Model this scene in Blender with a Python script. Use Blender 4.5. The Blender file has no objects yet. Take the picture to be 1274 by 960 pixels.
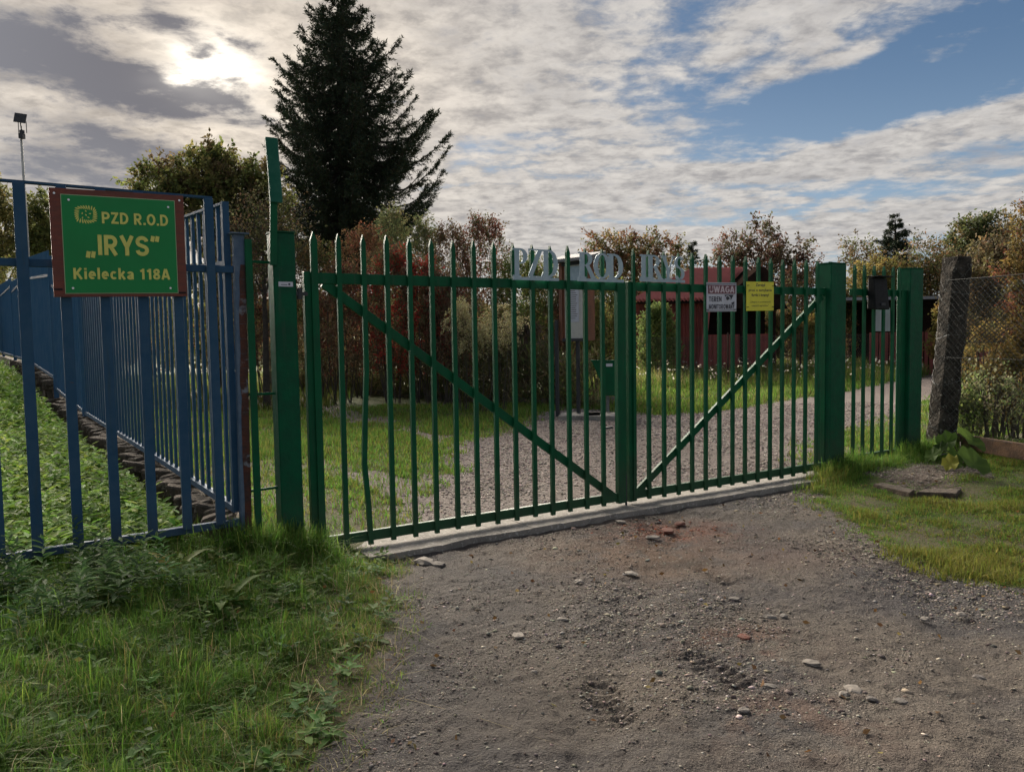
import bpy, math, random
import numpy as np
from mathutils import Vector, Matrix
random.seed(7); rng = np.random.default_rng(7)
SC = bpy.context.scene
COL = SC.collection

# ------------------------------------------------------------------ camera
F = 966.0; CX, CY = 637.0, 480.0; CAMZ = 1.45
PITCH = math.atan(60/966.0); ROLL = 0.016
_f = np.array([0, math.cos(PITCH), -math.sin(PITCH)])
_r0 = np.array([1.0, 0, 0]); _u0 = np.cross(_r0, _f)
_r = math.cos(ROLL)*_r0 - math.sin(ROLL)*_u0
_u = math.cos(ROLL)*_u0 + math.sin(ROLL)*_r0
CAM = np.array([0, 0, CAMZ])
cd = bpy.data.cameras.new('camera'); cam = bpy.data.objects.new('camera', cd); COL.objects.link(cam)
cd.sensor_width = 36; cd.lens = F/1274*36; cd.clip_end = 3000; cd.clip_start = 0.05
M = Matrix(((_r[0], _u[0], -_f[0], 0), (_r[1], _u[1], -_f[1], 0), (_r[2], _u[2], -_f[2], CAMZ), (0, 0, 0, 1)))
cam.matrix_world = M
SC.camera = cam

def ray(px, py):
    return _f + _r*((px-CX)/F) + _u*((CY-py)/F)
def at(px, py, Y):                       # point seen at a pixel, Y metres in front of the camera
    d = ray(px, py); return CAM + d*(Y/d[1])
def G(px, py, z=0.0):                    # point of the ground plane seen at a pixel
    d = ray(px, py); return CAM + d*((z-CAMZ)/d[2])
def onplane(px, py, p0, n):
    d = ray(px, py); return CAM + d*(np.dot(np.array(p0)-CAM, n)/np.dot(d, n))
def azel(px, py):
    d = ray(px, py); d = d/np.linalg.norm(d)
    return math.degrees(math.atan2(d[0], d[1])), math.degrees(math.asin(d[2]))

# ------------------------------------------------------------------ view, world, sun
SC.view_settings.view_transform = 'Standard'; SC.view_settings.look = 'None'
SC.view_settings.exposure = 2.12; SC.view_settings.gamma = 1.0
SC.cycles.max_bounces = 6; SC.cycles.transparent_max_bounces = 8
SC.cycles.use_denoising = True
SUN_AZ, SUN_EL = azel(268, 85)
world = bpy.data.worlds.new('World'); SC.world = world; world.use_nodes = True
nt = world.node_tree; nt.nodes.clear()

class S:                                 # small expression wrapper over math nodes
    def __init__(s, v): s.v = v
    def _op(s, op, o=None, o2=None):
        n = s.nt.nodes.new('ShaderNodeMath'); n.operation = op
        for i, a in enumerate((s, o, o2)):
            if a is None: continue
            if isinstance(a, S): s.nt.links.new(a.v, n.inputs[i])
            else: n.inputs[i].default_value = a
        return S(n.outputs[0])
    def __add__(s, o): return s._op('ADD', o)
    def __sub__(s, o): return s._op('SUBTRACT', o)
    def __mul__(s, o): return s._op('MULTIPLY', o)
    def __truediv__(s, o): return s._op('DIVIDE', o)
    def clamp(s):
        r = s._op('ADD', 0.0); r.v.node.use_clamp = True; return r
def smooth(x, a, b):
    n = S.nt.nodes.new('ShaderNodeMapRange'); n.interpolation_type = 'SMOOTHSTEP'
    S.nt.links.new(x.v, n.inputs[0]); n.inputs[1].default_value = a; n.inputs[2].default_value = b
    return S(n.outputs[0])
def noise(vec, scale, detail=6, rough=0.55, dist=0.0):
    n = S.nt.nodes.new('ShaderNodeTexNoise'); n.inputs['Scale'].default_value = scale
    n.inputs['Detail'].default_value = detail; n.inputs['Roughness'].default_value = rough
    n.inputs['Distortion'].default_value = dist
    S.nt.links.new(vec, n.inputs['Vector']); return S(n.outputs[0])
def comb(x, y, z=0.0):
    n = S.nt.nodes.new('ShaderNodeCombineXYZ')
    for i, a in enumerate((x, y, z)):
        if isinstance(a, S): S.nt.links.new(a.v, n.inputs[i])
        else: n.inputs[i].default_value = a
    return n.outputs[0]
def mixc(f, a, b):
    n = S.nt.nodes.new('ShaderNodeMix'); n.data_type = 'RGBA'
    if isinstance(f, S): S.nt.links.new(f.v, n.inputs[0])
    else: n.inputs[0].default_value = f
    for i, c in ((6, a), (7, b)):
        if isinstance(c, tuple): n.inputs[i].default_value = (*c, 1)
        else: S.nt.links.new(c, n.inputs[i])
    return n.outputs[2]
S.nt = nt
tc = nt.nodes.new('ShaderNodeTexCoord'); sep = nt.nodes.new('ShaderNodeSeparateXYZ')
nt.links.new(tc.outputs['Generated'], sep.inputs[0])
dx, dy, dz = S(sep.outputs[0]), S(sep.outputs[1]), S(sep.outputs[2])
A0 = dx._op('ARCTAN2', dy)*57.2958
E0 = dz._op('ARCSINE')*57.2958
zz = dz._op('MAXIMUM', 0.0) + 0.10
pvec = comb(dx/zz, dy/zz, 0.0)
w1 = noise(pvec, 1.6, 4); w2 = noise(comb(dx/zz + 7.3, dy/zz - 3.1, 0.0), 1.6, 4)
A = A0 + (w1-0.5)*9.0; E = E0 + (w2-0.5)*4.5
def gauss(px, py, rx, ry, tilt=0.0, A=None, E=None, p=2.0):
    A = A or globals()['A']; E = E or globals()['E']
    a, e = azel(px, py); k = 57.3/966
    sa = rx*k*math.cos(math.radians(a))**1.5; se = ry*k*math.cos(math.radians(a))
    da, de = A - a, E - e
    c, s_ = math.cos(math.radians(tilt)), math.sin(math.radians(tilt))
    u = (da*c + de*s_)/sa; v = (de*c - da*s_)/se
    q = (u*u + v*v)*-1.0
    return q._op('EXPONENT')
# cover: where clouds are, where blue shows.  positions are where they stand in the real sky
n_big = noise(pvec, 1.9, 8, 0.62, 0.3)
n_fine = noise(pvec, 7.5, 6, 0.6, 0.2)
n_str = noise(comb(dx/zz*0.45, dy/zz*2.2 + dx/zz*0.25, 0.0), 1.6, 6, 0.55)
bias = S(comb(0,0,0).node.outputs[0])
n_tiny = noise(pvec, 17.0, 5, 0.65, 0.3)
cover = (n_big-0.5)*1.9 + (n_fine-0.5)*1.55 + (n_tiny-0.5)*0.45 + (n_str-0.5)*1.2 + 0.22
for px, py, rx, ry, t, amp in [
        (1110, 118, 250, 52, 3, -0.90), (830, 60, 70, 50, 0, -0.45), (760, 120, 60, 20, 0, -0.3), (1000, 70, 200, 45, 0, -0.15),
        (760, 262, 170, 9, 3, -0.55), (980, 228, 110, 9, 4, -0.35), (640, 178, 80, 14, 5, -0.35), (960, 262, 160, 9, 4, -0.5),
        (560, 60, 260, 110, 10, 0.55), (700, 150, 200, 60, 0, 0.45), (1060, 195, 340, 27, 8, 1.0), (780, 225, 220, 12, 4, 0.5),
        (1000, 290, 500, 28, 2, 0.75), (100, 120, 360, 150, 0, 0.9), (620, 280, 160, 40, 0, 0.6), (1130, 40, 200, 12, 12, 0.28), (1050, 2, 300, 16, 0, 0.5), (1030, 34, 26, 18, 0, 0.9), (905, 62, 44, 9, 4, 0.6), (1165, 62, 60, 8, 14, 0.5), (1070, 64, 30, 9, 10, 0.5), (960, 92, 60, 14, 10, 0.5)]:
    cover = cover + gauss(px, py, rx, ry, t)*amp
dens = smooth(cover, -0.18, 0.62)
# cloud brightness: dark banks at left, lit edges round the hidden sun
dk = (noise(pvec, 3.3, 8, 0.66, 0.4)-0.5)*2.6 + (n_fine-0.5)*2.0 + (n_tiny-0.5)*1.1
for px, py, rx, ry, t, amp in [
        (60, 80, 190, 50, -12, 1.15), (195, 112, 90, 26, -10, 0.95), (295, 122, 26, 15, 0, 0.9), (200, 205, 150, 34, -4, 1.1),
        (60, 215, 90, 28, 0, 0.5), (1245, 192, 60, 16, 6, 0.6), (80, 30, 130, 25, -8, 0.35), (262, 62, 16, 8, 0, 0.8), (225, 28, 55, 14, -28, 0.55), (310, 55, 34, 10, -20, 0.5), (225, 95, 22, 8, -30, 0.6), (290, 95, 20, 7, 20, 0.4),
        (690, 110, 200, 90, 0, -0.1), (110, 150, 200, 14, -6, -0.45), (300, 170, 110, 12, 0, -0.6)]:
    dk = dk + gauss(px, py, rx, ry, t)*amp
dark = smooth(dk, 0.0, 1.15)
nearsun = gauss(270, 90, 330, 200, 0, A0, E0)
halo = gauss(272, 82, 62, 48, 0); core = gauss(270, 88, 36, 30, 0)
sky = nt.nodes.new('ShaderNodeTexSky'); sky.sky_type = 'NISHITA'; sky.sun_disc = False
sky.sun_elevation = math.radians(SUN_EL); sky.sun_rotation = math.radians(SUN_AZ)
sky.air_density = 1.0; sky.dust_density = 0.6; sky.ozone_density = 2.5
K = 2.95                                  # radiances below are for a Background strength of 0.1
def kc(c): return tuple(x*K for x in c)
blue = mixc(smooth(E0, 0.0, 20.0), kc((0.20, 0.27, 0.35)), kc((0.040, 0.080, 0.150)))
blue = mixc(0.08, blue, sky.outputs[0])
lit_far = mixc(smooth(n_fine*0.7+n_tiny*0.3, 0.30, 0.68), kc((0.27, 0.26, 0.262)), kc((0.58, 0.55, 0.515)))
lit_near = mixc(smooth(n_fine*0.7+n_tiny*0.3, 0.30, 0.68), kc((0.36, 0.315, 0.27)), kc((0.84, 0.73, 0.60)))
lit = mixc(nearsun, lit_far, lit_near)
shade = mixc(nearsun, kc((0.26, 0.265, 0.29)), kc((0.135, 0.130, 0.145)))
cloud = mixc(dark, lit, shade)
base = mixc((dens*0.97), blue, cloud)
addn = nt.nodes.new('ShaderNodeVectorMath'); addn.operation = 'ADD'
glow = (halo*0.50 + core*0.85)*((dark*-0.85) + 1.0)*K
gl = nt.nodes.new('ShaderNodeVectorMath'); gl.operation = 'SCALE'; gl.inputs[0].default_value = (1.0, 0.93, 0.80)
nt.links.new(glow.v, gl.inputs['Scale']); nt.links.new(base, addn.inputs[0]); nt.links.new(gl.outputs[0], addn.inputs[1])
bg = nt.nodes.new('ShaderNodeBackground'); bg.inputs['Strength'].default_value = 0.1
out = nt.nodes.new('ShaderNodeOutputWorld')
nt.links.new(addn.outputs[0], bg.inputs[0]); nt.links.new(bg.outputs[0], out.inputs[0])

sd = bpy.data.lights.new('sun', 'SUN'); sd.energy = 5.0; sd.angle = math.radians(50); sd.color = (1, 0.90, 0.76)
so = bpy.data.objects.new('sun', sd); COL.objects.link(so)
ea, aa = math.radians(SUN_EL), math.radians(SUN_AZ)
sdir = Vector((math.sin(aa)*math.cos(ea), math.cos(aa)*math.cos(ea), math.sin(ea)))
so.rotation_euler = sdir.to_track_quat('Z', 'Y').to_euler(); so.location = sdir*50

# ------------------------------------------------------------------ materials
def newmat(name):
    m = bpy.data.materials.new(name); m.use_nodes = True; m.node_tree.nodes.clear(); S.nt = m.node_tree
    o = m.node_tree.nodes.new('ShaderNodeOutputMaterial'); b = m.node_tree.nodes.new('ShaderNodeBsdfPrincipled')
    m.node_tree.links.new(b.outputs[0], o.inputs[0]); return m, b, o
def pos():
    g = S.nt.nodes.new('ShaderNodeNewGeometry'); return g.outputs['Position']
def scaled(vec, s):
    n = S.nt.nodes.new('ShaderNodeVectorMath'); n.operation = 'MULTIPLY'; n.inputs[1].default_value = s
    S.nt.links.new(vec, n.inputs[0]); return n.outputs[0]
def bump(b, h, dist=0.01, strength=1.0):
    n = S.nt.nodes.new('ShaderNodeBump'); n.inputs['Distance'].default_value = dist; n.inputs['Strength'].default_value = strength
    S.nt.links.new(h.v, n.inputs['Height']); S.nt.links.new(n.outputs[0], b.inputs['Normal'])
def grime(cc, v, amt):
    s_ = S.nt.nodes.new('ShaderNodeSeparateXYZ'); S.nt.links.new(v, s_.inputs[0]); z = S(s_.outputs[2])
    lowz = smooth(z*-1.0 + noise(v, 9, 5, 0.7)*0.35, -0.42, 0.02)
    cc = mixc((lowz*amt).clamp(), cc, (0.075, 0.062, 0.045))
    rst = smooth(noise(v, 42, 5, 0.75, 0.6), 0.655, 0.69)*smooth(noise(v, 3.3, 3, 0.5), 0.48, 0.6)
    cc = mixc((rst*0.9).clamp(), cc, (0.085, 0.032, 0.018))
    return mixc(smooth(noise(scaled(v, (14, 14, 1.2)), 2.0, 5, 0.6), 0.55, 0.75)*0.35, cc, (0.05, 0.065, 0.05))
def mat(name, c1, c2=None, scale=6, rough=0.6, bmp=0.0, bscale=60, metal=0.0, spec=0.5, stretch=(1, 1, 1), lo=0.35, hi=0.65, c3=None, s3=2, lo3=.6, hi3=.75, dirt=0):
    m, b, o = newmat(name); v = scaled(pos(), stretch)
    c = (*c1, 1); b.inputs['Base Color'].default_value = c
    if c2 is not None:
        cc = mixc(smooth(noise(v, scale, 8, 0.65), lo, hi), c1, c2)
        if c3 is not None: cc = mixc(smooth(noise(v, s3, 6, 0.6, 0.5), lo3, hi3), cc, c3)
        if dirt: cc = grime(cc, pos(), dirt)
        S.nt.links.new(cc, b.inputs['Base Color'])
        r = noise(v, scale*2.3, 5, 0.6)*0.35 + (rough-0.17); S.nt.links.new(r.v, b.inputs['Roughness'])
    else: b.inputs['Roughness'].default_value = rough
    b.inputs['Metallic'].default_value = metal; b.inputs['Specular IOR Level'].default_value = spec
    if bmp: bump(b, noise(v, bscale, 5, 0.6), bmp, 0.7)
    return m
M_ = {}
M_['green'] = mat('green_paint', dirt=.30, c1= (0.003, 0.088, 0.036), c2=(0.005, 0.068, 0.030), scale=7, rough=0.48, bmp=0.003, bscale=70, spec=0.14, c3=(0.030, 0.055, 0.034), s3=24, lo3=.63, hi3=.74)
M_['green_old'] = mat('hammered_green_paint', dirt=.30, c1= (0.003, 0.084, 0.038), c2=(0.006, 0.062, 0.032), scale=9, rough=0.5, bmp=0.0045, bscale=42, spec=0.12, c3=(0.05, 0.12, 0.08), s3=30, lo3=.69, hi3=.76)
M_['green_pale'] = mat('faded_green_paint', (0.010, 0.095, 0.064), (0.025, 0.12, 0.085), 9, 0.6, 0.006, 40, spec=0.15)
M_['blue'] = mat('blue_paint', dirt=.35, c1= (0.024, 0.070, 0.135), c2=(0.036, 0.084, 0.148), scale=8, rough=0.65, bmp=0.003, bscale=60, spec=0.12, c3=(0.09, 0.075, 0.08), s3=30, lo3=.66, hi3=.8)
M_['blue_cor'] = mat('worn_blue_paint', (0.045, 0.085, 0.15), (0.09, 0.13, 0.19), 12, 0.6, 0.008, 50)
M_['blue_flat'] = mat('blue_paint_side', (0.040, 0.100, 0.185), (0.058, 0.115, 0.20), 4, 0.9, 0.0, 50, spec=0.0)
M_['rust'] = mat('rust', (0.085, 0.026, 0.015), (0.04, 0.022, 0.02), 14, 0.85, 0.012, 70, c3=(0.16, 0.17, 0.2), s3=9, lo3=.56, hi3=.66)
M_['rust2'] = mat('brown_rust', (0.06, 0.022, 0.014), (0.03, 0.016, 0.012), 10, 0.85, 0.008, 50)
M_['dark'] = mat('black_plastic', (0.010, 0.010, 0.012), (0.016, 0.016, 0.018), 20, 0.6, spec=0.15)
M_['darkmetal'] = mat('dark_metal', (0.018, 0.02, 0.026), (0.03, 0.03, 0.034), 15, 0.6)
M_['brown'] = mat('brown_painted_board', (0.16, 0.032, 0.016), (0.11, 0.026, 0.016), 10, 0.55, 0.004, 60, stretch=(1, 1, 6))
M_['sign_green'] = mat('green_print', (0.003, 0.205, 0.050), (0.003, 0.185, 0.045), 3, 0.42, spec=0.3)
M_['sign_gold'] = mat('yellow_print', (0.62, 0.60, 0.13), (0.56, 0.54, 0.11), 30, 0.4)
M_['edge'] = mat('pale_edge', (0.35, 0.42, 0.25), rough=0.5)
M_['yellow'] = mat('yellow_print_plate', (0.70, 0.64, 0.04), (0.62, 0.57, 0.04), 6, 0.5)
M_['white'] = mat('white_plate', (0.50, 0.51, 0.58), (0.46, 0.47, 0.54), 8, 0.5)
M_['red_print'] = mat('dull_red_print', (0.16, 0.055, 0.075), rough=0.5)
M_['pink'] = mat('pale_print', (0.55, 0.46, 0.50), rough=0.5)
M_['ink'] = mat('black_print', (0.012, 0.012, 0.025), rough=0.5)
M_['steel'] = mat('grey_steel', (0.27, 0.36, 0.42), (0.34, 0.42, 0.47), 20, 0.38, 0.002, 60, metal=0.25)
M_['screw'] = mat('screw_steel', (0.6, 0.6, 0.6), rough=0.3, metal=0.8)
M_['concrete'] = mat('concrete', (0.27, 0.245, 0.215), (0.17, 0.155, 0.138), 5, 0.9, 0.012, 80, c3=(0.36, 0.34, 0.31), s3=40, lo3=.55, hi3=.62)
M_['concrete_dark'] = mat('weathered_concrete', (0.070, 0.060, 0.050), (0.020, 0.018, 0.016), 7, 0.95, 0.04, 30, spec=0.1, c3=(0.20, 0.19, 0.17), s3=22, lo3=.6, hi3=.66)
M_['stone'] = mat('pale_stone', (0.25, 0.215, 0.18), (0.16, 0.14, 0.12), 25, 0.85, 0.004, 120)
M_['stone_dark'] = mat('grey_brown_stone', (0.17, 0.15, 0.13), (0.11, 0.095, 0.085), 25, 0.9, 0.004, 120)
M_['brick'] = mat('brick_fragment', (0.17, 0.055, 0.035), (0.11, 0.045, 0.03), 30, 0.9, 0.004, 90)
M_['wood'] = mat('brown_wood', (0.20, 0.075, 0.04), (0.11, 0.045, 0.026), 6, 0.65, 0.004, 60, stretch=(3, 3, 0.5))
M_['plank'] = mat('rusty_plank', (0.16, 0.085, 0.045), (0.08, 0.045, 0.03), 7, 0.85, 0.01, 50)
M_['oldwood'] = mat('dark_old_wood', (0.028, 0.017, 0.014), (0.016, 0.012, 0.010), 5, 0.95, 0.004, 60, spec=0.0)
M_['redwall'] = mat('dark_red_sheet', (0.27, 0.062, 0.052), (0.20, 0.05, 0.045), 3, 0.7)
M_['redroof'] = mat('red_roof_sheet', (0.42, 0.12, 0.10), (0.34, 0.10, 0.085), 3, 0.6)
M_['greyroof'] = mat('grey_roof', (0.20, 0.20, 0.21), (0.14, 0.14, 0.15), 3, 0.8)
M_['whitewall'] = mat('whitewash', (0.45, 0.44, 0.41), (0.36, 0.35, 0.33), 3, 0.8)
M_['wire'] = mat('galvanised_wire', (0.16, 0.17, 0.17), (0.10, 0.10, 0.10), 8, 0.55, metal=0.3)
M_['wire_dark'] = mat('old_wire', (0.055, 0.055, 0.05), rough=0.7)
M_['bark'] = mat('bark', (0.055, 0.042, 0.033), (0.03, 0.024, 0.02), 8, 0.95, 0.02, 30)
M_['twig'] = mat('twig', (0.10, 0.085, 0.07), (0.05, 0.04, 0.034), 8, 0.9)
M_['paper'] = mat('paper_notice', (0.50, 0.49, 0.45), (0.42, 0.41, 0.38), 10, 0.7)
M_['debris'] = mat('earth_and_rubble', (0.105, 0.075, 0.052), (0.055, 0.042, 0.030), 18, 0.95, 0.03, 45, c3=(0.17, 0.14, 0.10), s3=25, lo3=.55, hi3=.62)
def leafmat(name, trans=0.35, rough=0.75):
    m, b, o = newmat(name)
    a = S.nt.nodes.new('ShaderNodeAttribute'); a.attribute_name = 'col'
    S.nt.links.new(a.outputs['Color'], b.inputs['Base Color']); b.inputs['Roughness'].default_value = rough
    b.inputs['Specular IOR Level'].default_value = 0.15
    t = S.nt.nodes.new('ShaderNodeBsdfTranslucent'); S.nt.links.new(a.outputs['Color'], t.inputs[0])
    mx = S.nt.nodes.new('ShaderNodeMixShader'); mx.inputs[0].default_value = trans
    S.nt.links.new(b.outputs[0], mx.inputs[1]); S.nt.links.new(t.outputs[0], mx.inputs[2]); S.nt.links.new(mx.outputs[0], o.inputs[0])
    return m
M_['leaf'] = leafmat('leaf', 0.42); M_['needle'] = leafmat('needle', 0.06, 0.7); M_['grass'] = leafmat('grass_blade', 0.42, 0.65)
M_['pebble'] = leafmat('pebble', 0.0, 0.9)
# soil and road share the earth recipe; the road adds grit
def earthmat(name, road):
    m, b, o = newmat(name); v = pos()
    big = noise(v, 0.9, 5, 0.6, 0.4); mid = noise(v, 5, 6, 0.65); fine = noise(v, 60, 4, 0.7); grit = noise(v, 160, 3, 0.6)
    if road:
        c = mixc(smooth(big, 0.40, 0.58), (0.086, 0.078, 0.077), (0.150, 0.124, 0.101))
        g2 = noise(v, 85, 3, 0.6)
        c = mixc(smooth(mid, 0.48, 0.66)*0.6, c, (0.070, 0.058, 0.053))
        gm = smooth(noise(v, 2.1, 4, 0.6, 0.3), 0.38, 0.62)*0.75 + 0.2
        c = mixc(smooth(grit, 0.56, 0.64)*0.75*gm, c, (0.34, 0.30, 0.25)); c = mixc(smooth(g2, 0.56, 0.62)*0.6, c, (0.045, 0.036, 0.031))
        c = mixc(smooth(fine, 0.58, 0.66)*0.6, c, (0.055, 0.045, 0.040)); c = mixc(smooth(noise(v, 33, 4, 0.7), 0.58, 0.66)*0.5, c, (0.24, 0.205, 0.165))
        s = S.nt.nodes.new('ShaderNodeSeparateXYZ'); S.nt.links.new(v, s.inputs[0])
        X, Y = S(s.outputs[0]), S(s.outputs[1])
        def spot(px, py, rx, ry):
            g = G(px, py); a = (X-float(g[0])+(mid-0.5)*0.35)/rx; d = (Y-float(g[1])+(big-0.5)*0.3)/ry
            return ((a*a+d*d)*-1.0)._op('EXPONENT')
        c = mixc((spot(835, 660, 0.42, 0.30)*1.0*smooth(mid, 0.35, 0.6)).clamp(), c, (0.25, 0.085, 0.05))
        c = mixc((spot(800, 690, 0.75, 0.55)*0.75*smooth(mid, 0.3, 0.55)).clamp(), c, (0.19, 0.115, 0.072))
        c = mixc((spot(975, 690, 0.5, 0.3)*0.5).clamp(), c, (0.15, 0.10, 0.085))
        c = mixc((spot(850, 700, 0.2, 0.08)*0.8).clamp(), c, (0.07, 0.05, 0.038))
        c = mixc((spot(930, 800, 0.30, 0.25)*0.5*smooth(mid, 0.45, 0.6)).clamp(), c, (0.21, 0.095, 0.06))
        c = mixc((spot(1000, 900, 0.35, 0.25)*0.45*smooth(mid, 0.45, 0.6)).clamp(), c, (0.21, 0.12, 0.085))
        c = mixc((spot(1148, 606, 0.75, 0.45)*0.8).clamp(), c, (0.13, 0.09, 0.07))
        c = mixc((spot(560, 730, 0.6, 0.8)*0.6).clamp(), c, (0.072, 0.064, 0.062))
        c = mixc((spot(1120, 740, 0.9, 0.35)*0.55).clamp(), c, (0.085, 0.077, 0.082))
        c = mixc((spot(620, 900, 0.35, 0.5)*0.5).clamp(), c, (0.080, 0.070, 0.066))
        c = mixc((spot(760, 860, 0.4, 0.5)*0.45).clamp(), c, (0.15, 0.118, 0.09))
        # inside the gate the track is laid with pale gravel
        inn = smooth(Y - X*0.61 - 5.95, 0.0, 0.9)
        c = mixc(inn*0.75, c, (0.23, 0.185, 0.165)); c = mixc(inn*smooth(fine, 0.5, 0.62)*0.6, c, (0.10, 0.078, 0.068))
        bump(b, fine*1.0 + grit*0.5 + g2*0.6 + mid*1.6, 0.03, 1.0)
    else:
        c = mixc(smooth(big, 0.4, 0.6), (0.070, 0.080, 0.026), (0.10, 0.078, 0.045)); c = mixc(smooth(fine, 0.5, 0.65)*0.6, c, (0.055, 0.060, 0.022))
        s = S.nt.nodes.new('ShaderNodeSeparateXYZ'); S.nt.links.new(v, s.inputs[0])
        c = mixc(smooth(S(s.outputs[1]) + mid*4.0, 13.0, 20.0)*0.9, c, mixc(smooth(mid, 0.4, 0.6), (0.055, 0.082, 0.022), (0.085, 0.095, 0.030)))
        bump(b, fine*1.0 + mid, 0.03, 0.8)
    S.nt.links.new(c, b.inputs['Base Color']); b.inputs['Roughness'].default_value = 0.93 if not road else 0.85
    b.inputs['Specular IOR Level'].default_value = 0.25
    return m
M_['soil'] = earthmat('turf_soil', False); M_['road'] = earthmat('road_dirt', True)

# ------------------------------------------------------------------ mesh helpers
def tag(o, label=None, cat=None, group=None, kind=None):
    if label: o['label'] = label
    if cat: o['category'] = cat
    if group: o['group'] = group
    if kind: o['kind'] = kind
    return o
def thing(name, label, cat, loc, group=None):
    o = bpy.data.objects.new(name, None); COL.objects.link(o); o.location = tuple(float(v) for v in loc)
    o.empty_display_size = 0.1
    return tag(o, label, cat, group)
def wloc(p):
    l = Vector((0, 0, 0))
    while p is not None: l = l + Vector(p.location); p = p.parent
    return l
def link(name, me, parent=None):
    o = bpy.data.objects.new(name, me); COL.objects.link(o)
    if parent is not None: o.parent = parent
    return o
class MB:
    def __init__(s): s.v = []; s.f = []
    def add(s, vs, fs):
        n = len(s.v); s.v += [tuple(float(c) for c in p) for p in vs]; s.f += [tuple(i+n for i in q) for q in fs]; return s
    def hexa(s, b, t):                   # 4 bottom pts, 4 top pts
        return s.add(list(b)+list(t), [(3, 2, 1, 0), (4, 5, 6, 7), (0, 1, 5, 4), (1, 2, 6, 5), (2, 3, 7, 6), (3, 0, 4, 7)])
    def box(s, c, ax, ay, az):           # centre and three half vectors
        c, ax, ay, az = map(np.array, (c, ax, ay, az))
        b = [c-ax-ay-az, c+ax-ay-az, c+ax+ay-az, c-ax+ay-az]; t = [p+2*az for p in b]; return s.hexa(b, t)
    def bar(s, p, q, w, side, d):        # bar from p to q; w half width along side vector, d half depth along cross
        p, q, side = map(np.array, (p, q, side)); ax = (q-p); L = np.linalg.norm(ax); axn = ax/L
        side = side - axn*np.dot(side, axn); side = side/np.linalg.norm(side); n = np.cross(axn, side)
        return s.box((p+q)/2, side*w, n*d, ax/2)
    def tube(s, pts, rad, sides=6, cap=True):
        pts = [np.array(p, float) for p in pts]; n0 = len(s.v); vs = []
        rad = rad if hasattr(rad, '__len__') else [rad]*len(pts)
        ref = None
        for i, p in enumerate(pts):
            t = pts[min(i+1, len(pts)-1)] - pts[max(i-1, 0)]; t = t/(np.linalg.norm(t)+1e-9)
            if ref is None: ref = np.cross(t, [0.3, 0.9, 0.31]); 
            a = ref - t*np.dot(ref, t); a = a/(np.linalg.norm(a)+1e-9); ref = a; b = np.cross(t, a)
            for k in range(sides):
                th = 2*math.pi*k/sides; vs.append(p + rad[i]*(math.cos(th)*a + math.sin(th)*b))
        fs = [(i*sides+k, i*sides+(k+1) % sides, (i+1)*sides+(k+1) % sides, (i+1)*sides+k) for i in range(len(pts)-1) for k in range(sides)]
        if cap: fs += [tuple(range(sides))[::-1], tuple((len(pts)-1)*sides+k for k in range(sides))]
        return s.add(vs, fs)
    def poly(s, pts, off):               # polygon pushed along off
        n = len(pts); pts = [np.array(p) for p in pts]; off = np.array(off)
        return s.add(pts+[p+off for p in pts], [tuple(range(n))[::-1], tuple(range(n, 2*n))] + [(i, (i+1) % n, n+(i+1) % n, n+i) for i in range(n)])
    def build(s, name, m, parent=None, bevel=0, smooth_=False, label=None):
        l = wloc(parent)
        me = bpy.data.meshes.new(name); me.from_pydata([(a-l[0], b-l[1], c-l[2]) for a, b, c in s.v], [], s.f); me.validate()
        me.materials.append(M_[m] if isinstance(m, str) else m)
        o = link(name, me, parent)
        import bmesh
        bm = bmesh.new(); bm.from_mesh(me); bmesh.ops.recalc_face_normals(bm, faces=bm.faces)
        if bevel:
            bmesh.ops.bevel(bm, geom=list(bm.edges), offset=bevel, segments=1, affect='EDGES', clamp_overlap=True)
        bm.to_mesh(me); bm.free()
        if smooth_: me.shade_smooth()
        if label: o['label'] = label
        return o
def npmesh(name, V, faces_n, idx, cols, m, parent=None, smooth_=False):
    """V (n,3) ; faces_n verts per face array ; idx flat loop indices ; cols (n,3) per vertex"""
    l = wloc(parent); V = np.asarray(V, np.float32) - np.array([l[0], l[1], l[2]], np.float32)
    me = bpy.data.meshes.new(name); me.vertices.add(len(V)); me.vertices.foreach_set('co', V.ravel())
    me.loops.add(len(idx)); me.loops.foreach_set('vertex_index', np.asarray(idx, np.int32))
    me.polygons.add(len(faces_n)); st = np.concatenate([[0], np.cumsum(faces_n)[:-1]]).astype(np.int32)
    me.polygons.foreach_set('loop_start', st)
    me.update(calc_edges=True)
    if cols is not None:
        at_ = me.attributes.new('col', 'FLOAT_COLOR', 'POINT')
        at_.data.foreach_set('color', np.concatenate([np.asarray(cols, np.float32), np.ones((len(V), 1), np.float32)], 1).ravel())
    me.materials.append(M_[m])
    if smooth_: me.shade_smooth()
    return link(name, me, parent)
def nrm(a): return a/(np.linalg.norm(a, axis=-1, keepdims=True)+1e-9)
def rdir(n, up=0.0):
    d = rng.normal(size=(n, 3)); d[:, 2] += up; return nrm(d)
def leaves(name, P, D, L, W, C, m='leaf', parent=None, kink=0.25):
    """one kite-shaped leaf per row: base P, axis D, length L, width W, colour C"""
    n = len(P); D = nrm(D); R = nrm(np.cross(D, rdir(n))); N = np.cross(R, D)
    L = np.broadcast_to(L, (n,))[:, None]; W = np.broadcast_to(W, (n,))[:, None]
    k = N*L*kink*rng.uniform(-1, 1, (n, 1))
    V = np.stack([P, P+D*L*0.45+R*W*0.5+k*.5, P+D*L+k*-.3, P+D*L*0.45-R*W*0.5+k*.5], 1).reshape(-1, 3)
    idx = np.arange(4*n); return npmesh(name, V, np.full(n, 4), idx, np.repeat(C, 4, 0), m, parent)
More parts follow.
